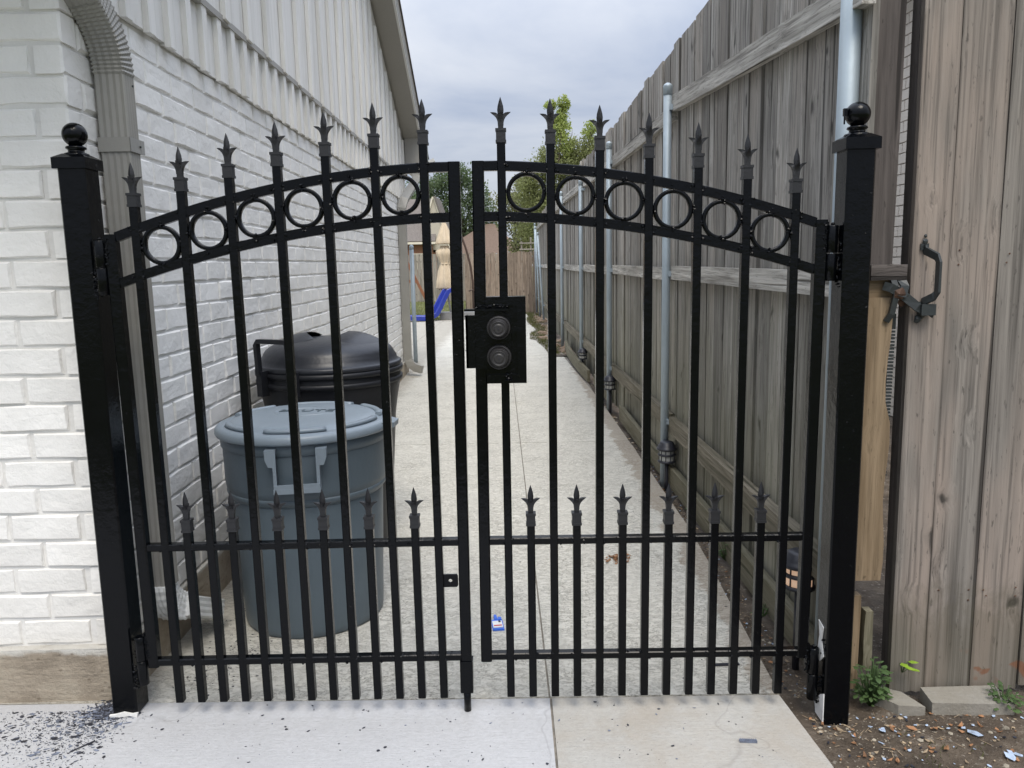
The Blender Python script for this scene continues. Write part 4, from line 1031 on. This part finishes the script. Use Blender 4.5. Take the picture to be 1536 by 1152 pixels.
# trellis posts beyond
t = empty('trellis', (.35, 27.5, 0), 0, label='small pale wooden trellis behind the brown fence, under the trees', cat='trellis')
for i, (xx, hh) in enumerate(((.0, 2.35), (.35, 2.5), (.72, 2.55), (1.02, 2.2))): put('post', G().box((xx, 0, hh/2), (.06, .06, hh)), FARW, t)
for zz in (2.28, 2.05): put('bar', G().box((.5, -.05, zz), (1.15, .03, .05)), FARW, t)

# parasol
t = empty('parasol', (-1.86, 19.75, 0), 0, label='closed beige cantilever parasol tied at its middle, on the patio', cat='parasol')
pr = [(.225, .86), (.245, .90), (.225, 1.1), (.185, 1.35), (.135, 1.52), (.125, 1.57), (.15, 1.64), (.21, 1.80), (.225, 1.92), (.12, 2.00), (.105, 2.06)]
def fold(r, z, a): return r*(1+.14*math.sin(8*a+z*1.3)+.05*math.sin(17*a+z*3))
put('canopy', G().lathe(pr, 64, fn=fold), CANVAS, t)
put('canopy_top', G().lathe([(.235, 2.11), (.245, 2.13), (.20, 2.25), (.12, 2.50), (.045, 2.70), (.01, 2.78)], 64, fn=lambda r, z, a: r*(1+.12*math.sin(8*a+1)+.04*math.sin(19*a))), CANVAS, t)
put('tie', G().lathe([(.14, 1.535), (.145, 1.55), (.14, 1.575)], 32), CANVAS, t)
g = G()
for a in range(8): g.tube([(.1*math.cos(a*.785), .1*math.sin(a*.785), 1.0), (.19*math.cos(a*.785+.1), .19*math.sin(a*.785+.1), .83)], .012, 6)
put('ribs', g, BRONZE, t)
put('mast', G().tube([(.0, 0, 2.72), (.12, 0, 2.86), (.30, 0, 2.75), (.45, 0, 2.40), (.60, 0, 1.95), (.71, 0, 1.50), (.76, 0, 1.05), (.765, 0, .2)], .030, 10), BRONZE, t)
put('crank', G().tube([(.64, -.05, .78), (.76, -.05, .82), (.80, -.05, .74)], .018, 6), BRONZE, t)
put('base', G().box((.33, -.12, .105), (.98, .55, .20)), GREYP, t)
# slide
t = empty('slide', (-2.30, 19.15, 0), 0, label='blue plastic slide standing on the patio edge', cat='slide')
P = [(.56, .25, .80), (.50, .22, .78), (.40, .18, .60), (.28, .12, .36), (.17, .06, .16), (.04, 0, .07), (-.15, -.05, .05), (-.50, -.12, .07), (-.62, -.15, .09)]
put('chute', G().sweep(P, [(-.17, .08), (-.19, .10), (-.20, .08), (-.19, -.03), (.19, -.03), (.20, .08), (.19, .10), (.17, .08), (.16, .0), (-.16, .0)], None, Vector((0, 0, 1))), BLUE, t)
put('leg', G().bar((.50, .30, .74), (.60, .42, .0), .05, .05), GREYP, t)
# swing set
t = empty('swing_set', (-3.45, 24.0, 0), 0, label='reddish wooden A-frame swing set on the lawn, behind the house corner', cat='swing set')
put('leg', G().bar((-.25, 0, 2.0), (.72, 0, -.05), .09, .09, .005), REDW, t); put('leg', G().bar((-.25, .9, 2.0), (-1.2, .9, -.05), .09, .09, .005), REDW, t)
put('leg', G().bar((-2.6, 1.2, 2.0), (-1.9, 1.2, -.05), .09, .09, .005), REDW, t); put('leg', G().bar((-2.6, 2.1, 2.0), (-3.3, 2.1, -.05), .09, .09, .005), REDW, t)
put('crossbar', G().box((.0, -.06, 1.0), (.42, .04, .09)), REDW, t); put('beam', G().bar((-.15, .3, 2.05), (-2.7, 1.6, 2.05), .10, .12, .005, Vector((0, 0, 1))), REDW, t)

# far houses
t = empty('far_house', (-5.0, 42, 0), 0, label='far brick house with grey-brown roof and beige gable, behind the parasol', cat='house')
put('roof', G().poly([(0, 2.80), (3.2, 5.33), (3.2, 5.45), (-.05, 2.88)], -7, .60, 'x'), SHING3, t)
put('roof', G().poly([(6.4, 2.80), (3.2, 5.33), (3.2, 5.45), (6.45, 2.88)], -7, .60, 'x'), SHING3, t)
g = G(); g.poly([(-.4, .0), (2.2, 0), (2.2, 2.6), (-.4, 2.6)], .0, 5, 'y'); 
put('wall', G().box((-3.2, 3.2, 1.3), (7.2, 5.8, 2.75)), REDBR, t)
put('gutter', G().box((-3.2, -.05, 2.76), (7.7, .12, .12)), CREAM, t)
put('gable', G().poly([(-.05, 2.25), (1.25, 2.25), (.62, 4.9), (.25, 4.9)], .6, .75, 'y'), BEIGE, t)
wing = G().poly([(.05, -.1), (1.45, -.1), (1.45, 2.4), (.05, 2.4)], .6, 4, 'y'); put('wing_wall', wing, REDBR, t)
put('wing_gable', G().poly([(.05, 2.38), (1.45, 2.38), (.62, 5.2), (.45, 5.2), (.05, 3.9)], .45, .6, 'y'), BEIGE, t)
for pts in ([(.45, 5.33), (.53, 5.33), (.06, 3.7), (-.02, 3.7)], [(.50, 5.33), (.58, 5.33), (1.42, 2.4), (1.34, 2.4)]): put('rake_trim', G().poly(pts, .36, .44, 'y'), CREAM, t)
put('wing_roof', G().poly([(.54, 5.36), (.64, 5.36), (1.60, 2.3), (1.50, 2.3)], .3, 4, 'y'), SHING3, t)
put('window', G().box((-.45, .27, 1.75), (.7, .06, .9)), CREAM, t)
t = empty('far_house', (-1.9, 50, 0), 0, label='far house showing only its plain brown hip roof above the fence', cat='house')
g = G(); vs = [(-3.3, 0, 2.2), (2.6, 0, 2.2), (2.6, 8, 2.2), (-3.3, 8, 2.2), (-.2, 4, 4.35), (.5, 4, 4.35)]
g.add(vs, [(0, 1, 5, 4), (1, 2, 5), (2, 3, 4, 5), (3, 0, 4), (3, 2, 1, 0)]); put('roof', g, SHING2, t); put('wall', G().box((-.35, 4, 1.0), (5.2, 7, 2.5)), REDBR, t)

# ------------------------------------------------------------------ trees
def tree(loc, label, H, blobs, nleaf, leaf, mats, seed, trunk_r=.14, name='tree', base=.25):
    """blobs: (x,y,z,rx,ry,rz,weight,matindex)"""
    r_ = np.random.RandomState(seed); rr = random.Random(seed)
    t = empty(name, loc, 0, label=label, cat='tree')
    g = G(); g.tube([(0, 0, -.2), (.05, .02, H*.15), (-.04, 0, H*.35), (.0, .05, H*.6)], trunk_r, 9, [trunk_r*1.2, trunk_r, trunk_r*.75, trunk_r*.4])
    put('trunk', g, BARK, t)
    g = G(); tips = []
    for (bx, by, bz, rx, ry, rz_, wt, mi) in blobs:
        z0 = H*rr.uniform(.22, .45); st = Vector((0, 0, z0)); en = Vector((bx, by, bz))
        mid = (st+en)/2+Vector((rr.uniform(-.3, .3), rr.uniform(-.3, .3), .2)); g.tube([st, mid, en], trunk_r*.35, 6, [trunk_r*.4, trunk_r*.25, trunk_r*.1])
        for _ in range(7):
            d = Vector((rr.uniform(-1, 1)*rx, rr.uniform(-1, 1)*ry, rr.uniform(-.5, 1)*rz_))*.95; g.tube([en-(en-mid)*.3, en+d*.5, en+d], trunk_r*.1, 4, [trunk_r*.12, trunk_r*.07, trunk_r*.03])
            tips.append((en+d*.5, mi))
    put('branches', g, BARK, t)
    tot = sum(b[6] for b in blobs)
    for mi, mt_ in enumerate(mats):
        bl = [b for b in blobs if b[7] == mi]
        V = []; F = []; n0 = 0
        for (bx, by, bz, rx, ry, rz_, wt, _) in bl:
            n = int(nleaf*wt/tot); nc = max(8, n//26)
            cc = r_.normal(size=(nc, 3)); cc /= np.linalg.norm(cc, axis=1)[:, None]; cc *= (r_.rand(nc, 1)**.45)
            cc = cc*np.array([rx, ry, rz_])+np.array([bx, by, bz])
            pts = cc[r_.randint(0, nc, n)]+r_.normal(size=(n, 3))*min(rx, rz_)*.22
            a = r_.normal(size=(n, 3)); a /= np.linalg.norm(a, axis=1)[:, None]; b = np.cross(a, r_.normal(size=(n, 3))); b /= np.linalg.norm(b, axis=1)[:, None]
            s = leaf*(.6+.8*r_.rand(n, 1)); q = np.stack([pts-a*s, pts+b*s*.5, pts+a*s, pts-b*s*.5], 1).reshape(-1, 3)
            V.append(q); F.append(np.arange(n0, n0+len(q)).reshape(-1, 4)); n0 += len(q)
        if not V: continue
        me = bpy.data.meshes.new('crown'); me.from_pydata(np.concatenate(V).tolist(), [], np.concatenate(F).tolist()); put('crown', me, mt_, t)
    return t
# right: young tree with a vivid green leader
tree((2.1, 30, 0), 'light green tree with a bright yellow-green top, rising behind the fence', 7.5,
     [(-.10, 0, 6.9, .38, .4, .75, .9, 1), (.05, 0, 7.7, .22, .3, .42, .35, 1), (-.45, 0, 7.75, .22, .3, .22, .2, 1), (.15, 0, 6.0, .32, .5, .8, .7, 1),
      (1.15, 0, 6.7, .32, .4, .5, .28, 1), (1.1, 0, 5.9, .6, .6, .6, .8, 0), (.45, 0, 5.75, .6, .6, .7, 1.1, 0), (-.55, 0, 5.6, .55, .6, .6, .9, 0), (1.35, 0, 5.4, .6, .6, .6, .8, 0), (-.9, 0, 5.2, .75, .7, .6, 1.2, 0), (.4, 0, 5.0, .9, .8, .7, 1.8, 0), (1.5, 0, 4.9, .8, .8, .8, 1.3, 0),
      (-1.4, 0, 4.5, .6, .7, .7, .9, 0), (-.4, 0, 4.0, 1.1, 1, .7, 1.8, 0), (1.2, 0, 3.8, 1.2, 1, .7, 1.6, 0), (-1.1, .3, 3.0, 1., 1, .8, 1.5, 0), (.6, .3, 2.7, 1.2, 1, .8, 1.5, 0)], 42000, .05, [LEAFR, LEAFT], 5, name='tree')
tree((.6, 38, 0), 'dull green small tree seen through the rings left of the bright one', 5.6, [(-.1, 0, 5.5, .5, .6, .45, .5, 0), (-.5, 0, 4.4, 1.1, 1, .8, 1.5, 0), (1.0, 0, 4.4, 1.2, 1, .9, 1.6, 0), (.2, 0, 3.4, 1.6, 1, .9, 2, 0), (1.5, 0, 2.7, 1.4, 1, .9, 1.6, 0), (.0, 0, 2.4, 1.2, 1, .9, 1.4, 0)], 12000, .075, [LEAFO], 6)
tree((-3.7, 55, 0), 'broad dark green oak behind the far house and parasol', 8.3, [(-1.6, 0, 7.2, 1.6, 1.4, 1.0, 1.5, 0), (-.2, 0, 7.6, 1.2, 1.2, 1.0, 1.2, 0), (.9, 0, 6.4, 1.1, 1.2, 1.1, 1.2, 0), (-2.6, 0, 5.9, 1.6, 1.4, 1.2, 1.6, 0), (-.6, 0, 5.6, 1.8, 1.5, 1.3, 2.2, 0), (1.6, 0, 4.9, 1.1, 1.2, 1.0, 1.2, 0), (-1.2, 0, 4.0, 2.2, 1.4, 1.2, 2, 0), (1.1, 0, 3.6, 1.3, 1.4, 1.2, 1.5, 0)], 14000, .10, [LEAFD], 7, .25)
tree((-8.8, 52, 0), 'dark green oak mostly hidden behind the house corner', 8.0, [(0, 0, 6.2, 1.9, 1.5, 1.4, 2, 0), (1.5, 0, 5.2, 1.6, 1.5, 1.3, 2, 0), (-1.5, 0, 5, 2, 1.5, 1.5, 2, 0)], 6000, .11, [LEAFD], 8, .25)
tree((5.5, 46, 0), 'rounded green tree farther right beyond the fence', 6.5, [(0, 0, 5, 2, 1.5, 1.3, 2, 0), (-1.9, 0, 3.8, 1.6, 1.5, 1.2, 2, 0), (1.5, 0, 3.9, 2, 1.5, 1.3, 2, 0), (-3.0, 0, 3.0, 1.3, 1.2, 1.0, 1.2, 0)], 9000, .10, [LEAFO], 9, .2)

# ------------------------------------------------------------------ plants by the posts
def leafy(name, loc, n, h, r, size, mat, seed, label, cat='plant'):
    rr = random.Random(seed); t = empty(name, loc, 0, label=label, cat=cat); g = G(); st = G()
    for i in range(n):
        a = rr.uniform(0, 6.283); rad = r*math.sqrt(rr.random()); z = h*rr.uniform(.12, 1)*(1-.3*rad/r)
        c = Vector((rad*math.cos(a), rad*math.sin(a), z)); st.tube([(c.x*.15, c.y*.15, -.01), (c.x*.6, c.y*.6, z*.6), c], .0015, 4)
        d = Vector((math.cos(a+rr.uniform(-1, 1)), math.sin(a+rr.uniform(-1, 1)), rr.uniform(-.4, .3))).normalized(); s = d.cross(Vector((0, 0, 1))).normalized(); u = s.cross(d)
        L = size*rr.uniform(.6, 1.2); W = L*.34
        vs = [c, c+d*L*.35+s*W-u*L*.03, c+d*L*.35+u*L*.05, c+d*L*.35-s*W-u*L*.03, c+d*L*.72+s*W*.7-u*L*.06, c+d*L*.72+u*L*.02, c+d*L*.72-s*W*.7-u*L*.06, c+d*L-u*L*.1]
        g.add(vs, [(0, 1, 2), (0, 2, 3), (1, 4, 5, 2), (2, 5, 6, 3), (4, 7, 5), (5, 7, 6)], True)
    put('stems', st, LEAFW, t); put('leaves', g, mat, t)
    return t
leafy('shrub', (1.375, .045, -.02), 120, .175, .052, .026, LEAFW, 1, 'small leafy green shrub between gate post and plank gate', 'shrub')
leafy('weed', (1.80, -.02, -.01), 60, .09, .045, .022, LEAFW, 2, 'green weed growing beside the right end of the concrete block')
leafy('weed', (1.49, .066, .09), 6, .05, .03, .04, leaf_mat('lime_leaf', (.2, .35, .03), (.35, .5, .06)), 3, 'lime green sprig against the foot of the plank gate')
for i, (x, y, n, h_) in enumerate(((1.20, .70, 14, .10), (1.215, 1.35, 30, .13), (1.205, 2.05, 26, .12), (1.14, 3.3, 10, .06))):
    leafy('weed', (x, y, .0), n, h_, .05, .022, LEAFW, 20+i, ['tiny weed on the soil by the edging board, nearest the gate', 'leafy weed between edging board and pickets, behind the third short bar from the right', 'leafy weed between edging board and pickets, just in front of the nearest path lamp', 'tiny weed in the soil beyond the nearest pole'][i])
gg = G(); r4 = random.Random(8)
def blades(g, x, y, z, n, h, s):
    for _ in range(n):
        a = r4.uniform(0, 6.28); px, py = x+r4.uniform(-s, s), y+r4.uniform(-s, s); hh = h*r4.uniform(.4, 1.1); dx, dy = math.cos(a)*hh*.5, math.sin(a)*hh*.5; w_ = hh*.06
        g.add([(px-w_, py, z), (px+w_, py, z), (px+dx*.5, py+dy*.5, z+hh*.7), (px+dx, py+dy, z+hh)], [(0, 1, 2), (2, 1, 3)])
for _ in range(420):
    y = r4.uniform(10.6, 21.9); x = pe2(y)+abs(r4.gauss(0, .14))+.02
    if x < 1.0: blades(gg, x, y, rz(x, y), 7, .07, .05)
for _ in range(46): 
    x = r4.uniform(1.35, 1.85); y = r4.uniform(-.36, -.12); blades(gg, x, y, -.03, 3, .025, .02)
o = put('grass', gg, GRASS, kind='stuff')
gg = G()
for _ in range(9000):
    x = r4.uniform(-8, -1.5); y = 19.4+12*r4.random()**1.6; blades(gg, x, y, -.03, 1, .09, .1)
o = put('grass', gg, GRASS, kind='stuff')

# ------------------------------------------------------------------ litter, pebbles, paint chips
r5 = random.Random(77)
def flake(g, x, y, z, s, rr=r5, curl=.25, asp=None, ang=None, thick=.0012):
    n = rr.randint(4, 7); a0 = rr.uniform(0, 6.28) if ang is None else ang; asp = asp or rr.uniform(.35, .9); pts = []
    for i in range(n):
        a = 6.283*i/n+rr.uniform(-.25, .25); r_ = s*rr.uniform(.6, 1.1); px, py = r_*math.cos(a), r_*asp*math.sin(a)
        pts.append((x+px*math.cos(a0)-py*math.sin(a0), y+px*math.sin(a0)+py*math.cos(a0), z+.0008+abs(px)*curl*rr.uniform(0, 1)))
    up_ = [(p[0], p[1], p[2]+thick) for p in pts]
    g.add(pts+up_, [tuple(range(n))[::-1], tuple(range(n, 2*n))]+[(i, (i+1) % n, n+(i+1) % n, n+i) for i in range(n)])
def on_path(x, y): return x < (pe(y)-.01) if y > -.3 else x < 1.06
# black chips thick by the left post, thinning across the slab
g = G(); g2 = G()
for _ in range(2400):
    d = abs(r5.gauss(0, 1)); x = -1.27-abs(r5.gauss(0, .22))+abs(r5.gauss(0, .05)); y = .03-abs(r5.gauss(0, .17))
    if x < -1.9 or y < -.55 or y > .12: continue
    flake(g if r5.random() < .55 else g2, x, y, 0, min(.016, .0012*(r5.random()+.02)**-.72), asp=r5.uniform(.25, .6), ang=r5.gauss(.2, .4))
for _ in range(950):     # dense heap at the post's foot
    x = r5.gauss(-1.29, .040); y = r5.gauss(.035, .035)
    if x > -1.235 or y > .11: continue
    flake(g if r5.random() < .6 else g2, x, y, 0, r5.uniform(.003, .008), asp=r5.uniform(.3, .7))
for _ in range(170):
    x = r5.uniform(-1.2, .95); y = r5.uniform(-.40, .05); flake(g if r5.random() < .7 else g2, x, y, 0, r5.choice((.0015, .002, .003, .004, .007)), asp=r5.uniform(.25, .8))
for _ in range(260):
    x = r5.uniform(-1.15, -.85); y = r5.uniform(.12, 1.1)
    if math.hypot(x+.775, y-.835) > .32: flake(g, x, y, 0, r5.uniform(.002, .007), asp=r5.uniform(.25, .8))
for _ in range(90):
    x = r5.uniform(-.4, 1.1); y = r5.uniform(.1, 2.2)
    if on_path(x, y): flake(g, x, y, 0, r5.choice((.002, .003, .004, .007)), asp=r5.uniform(.2, .6))
put('paint_chips', g, CHIPK, kind='stuff'); put('paint_chips', g2, CHIPG, kind='stuff')
# soil litter
gp = G(); gl = G(); gl2 = G(); gb = G(); gk = G(); gt = G()
for _ in range(1250):
    q = r5.random()
    if q < .45:
        x = 1.08+abs(r5.gauss(0, .42)); y = -.02-abs(r5.gauss(0, .18))
        if x > 2.3 or y < -.6 or (x < 1.13 and y > -.4): continue
    else:
        y = .1+3.4*r5.random()**1.4; x = pe(y)+r5.uniform(.005, 1.18-pe(y)+.02)
    z = dz(x, y)+(min(.03, max(0, (x-1.5)*.04)) if y < .1 else 0)
    k = r5.random()
    if k < .50: q_ = min(.011, .0011*(r5.random()+.015)**-.6); gp.ico((x, y, z+q_*.2), (q_, q_*r5.uniform(.6, 1), q_*.6), .3, r5)
    elif k < .58: flake(gl, x, y, z+.002, r5.uniform(.004, .013), curl=.5)
    elif k < .78: flake(gl2, x, y, z+.002, r5.uniform(.003, .010), curl=.5)
    elif k < .85: flake(gb, x, y, z+.003, r5.uniform(.003, .009), curl=.4)
    elif k < .91: flake(gk, x, y, z+.002, r5.uniform(.003, .010), curl=.4)
    else:
        a = r5.uniform(0, 3.14); L = r5.uniform(.01, .035); gt.tube([(x, y, z+.003), (x+L*math.cos(a), y+L*math.sin(a), z+.006)], .0009, 4)
for _ in range(900):
    y = r5.uniform(3.5, 21.5); x = (pe(y) if y < 10.4 else pe2(y))+r5.uniform(.01, .35)
    if x > ax(1.25, y): continue
    z = dz(x, y) if y < 10.3 else rz(x, y)
    gp.ico((x, y, z+.003), (r5.uniform(.005, .02),)*2+(r5.uniform(.004, .012),), .3, r5) if r5.random() < .5 else flake(gl2, x, y, z+.004, r5.uniform(.012, .03), curl=.5)
for _ in range(46):
    x = 1.16+1.0*r5.random(); y = -.06-abs(r5.gauss(0, .14)); flake(gl if r5.random() < .6 else gl2, x, y, dz(x, y)+.004, r5.uniform(.010, .020), curl=.9, asp=r5.uniform(.3, .5))
gc_ = G()
for _ in range(420):
    x = 1.05+1.2*r5.random(); y = -.02-.5*r5.random()**1.3; q_ = .003*(r5.random()+.03)**-.5; gc_.ico((x, y, dz(x, y)), (q_, q_*.8, q_*.5), .35, r5)
for _ in range(500):
    y = .1+4*r5.random(); x = pe(y)+r5.uniform(.0, 1.2-pe(y)); q_ = .003*(r5.random()+.03)**-.5; gc_.ico((x, y, dz(x, y)), (q_, q_*.8, q_*.5), .35, r5)
put('soil_crumbs', gc_, DIRT, kind='stuff')
put('pebbles', gp, PEB, kind='stuff'); put('fallen_leaves', gl, DRYLF, kind='stuff'); put('fallen_leaves', gl2, DRYL2, kind='stuff'); put('paint_chips', gb, CHIPB, kind='stuff'); put('paint_chips', gk, CHIPK, kind='stuff'); put('twigs', gt, DRYL2, kind='stuff')
g = G()
for _ in range(60):
    y = r5.uniform(10.6, 20); x = pe2(y)+r5.uniform(.22, .5); g.ico((x, y, rz(x, y)), (r5.uniform(.05, .14), r5.uniform(.05, .14), r5.uniform(.03, .08)), .3, r5)
put('clay_clods', g, ROCKR, kind='stuff')
def single(name, x, y, z, s, mat, label, cat, seed, **k):
    g = G(); flake(g, 0, 0, .002, s, random.Random(seed), **k); put(name, g, mat, None, (x, y, z), label=label, cat=cat)
g = G(); g.poly([(0, 0), (.012, -.02), (.03, -.012), (.036, .01), (.058, -.004), (.066, .004), (.045, .022), (.03, .030), (.024, .014), (.012, .022)], 0, .0015, 'z'); put('paint_flake', g, CHIPB, None, (1.648, -.28, -.012), (.1, .12, .2), label='large pale blue-white jagged flake on the soil near the right edge', cat='paint flake')
single('paint_flake', 1.62, -.16, -.015, .030, CHIPB, 'pale blue flake on the soil in front of the concrete block', 'paint flake', 4, curl=.3, asp=.6)
single('paint_flake', 1.345, -.115, -.028, .017, CHIPB, 'small pale blue flake just right of the right gate post', 'paint flake', 5, curl=.4, asp=.8)
for x, y, a, lb in ((.933, .276, .05, 'straight black strip lying behind the right leaf bottom rail'), (.874, -.204, -.1, 'ribbed slate strip lying on the buff slab')):
    g = G(); g.box((0, 0, .004), (.095 if y > 0 else .055, .012, .006))
    if y < 0:
        for i in range(9): g.box((-.024+i*.006, 0, .008), (.002, .013, .003))
    put('plastic_strip', g, CHIPK if y > 0 else CHIPG, None, (x, y, 0), (0, 0, a), label=lb, cat='strip')
g = G(); g.tube([(0, 0, .003), (.05, .055, .004)], .0025, 5); put('twig', g, CHIPK, None, (-1.305, -.205, 0), label='thin dark twig on the speckled slab left of the gate post', cat='twig')
g = G(); rl_ = random.Random(6)
for _ in range(120):
    a = rl_.uniform(0, 6.28); rad = abs(rl_.gauss(0, .028)); flake(g, rad*math.cos(a)*1.25, rad*math.sin(a)*1.3, rl_.uniform(0, .010), rl_.uniform(.005, .015), rl_, curl=.8)
put('leaf_litter', g, DRYLF, None, (.665, 1.36, 0), label='clump of dry brown leaves on the path behind the right leaf', cat='leaves')
# blue plastic tag with a printed label
t = empty('plastic_tag', (.047, .655, 0), R(8), label='small blue plastic tag with a white label lying on the path', cat='tag')
g = G(); g.poly([(-.019, -.055), (.021, -.058), (.022, .012), (.014, .022), (-.012, .022), (-.019, .012)], .0, .006, 'z'); put('body', g, TAG, t)
g = G(); g.poly([(-.006, .022), (.006, .022), (.005, .052), (.0, .060), (-.006, .050)], .0, .008, 'z'); g.box((.014, .026, .005), (.012, .02, .006)); put('hook', g, TAG, t)
put('paper_label', G().box((.001, -.020, .0075), (.034, .050, .002)), PAPER, t)
g = G(); g.box((.010, -.002, .0092), (.008, .012, .001)); put('print', g, INK, t)
put('print', G().box((.001, -.032, .0092), (.028, .007, .001)), REDP, t)

t.scale = (1.2, 1.2, 1.2)
# ------------------------------------------------------------------ everything above is drawn at 1.2x; bring it to real size
K = .8333
SCM = Matrix.Scale(K, 4)
for me in bpy.data.meshes: me.transform(SCM)
for o in bpy.data.objects: o.location = o.location*K
cam_d.clip_start *= K
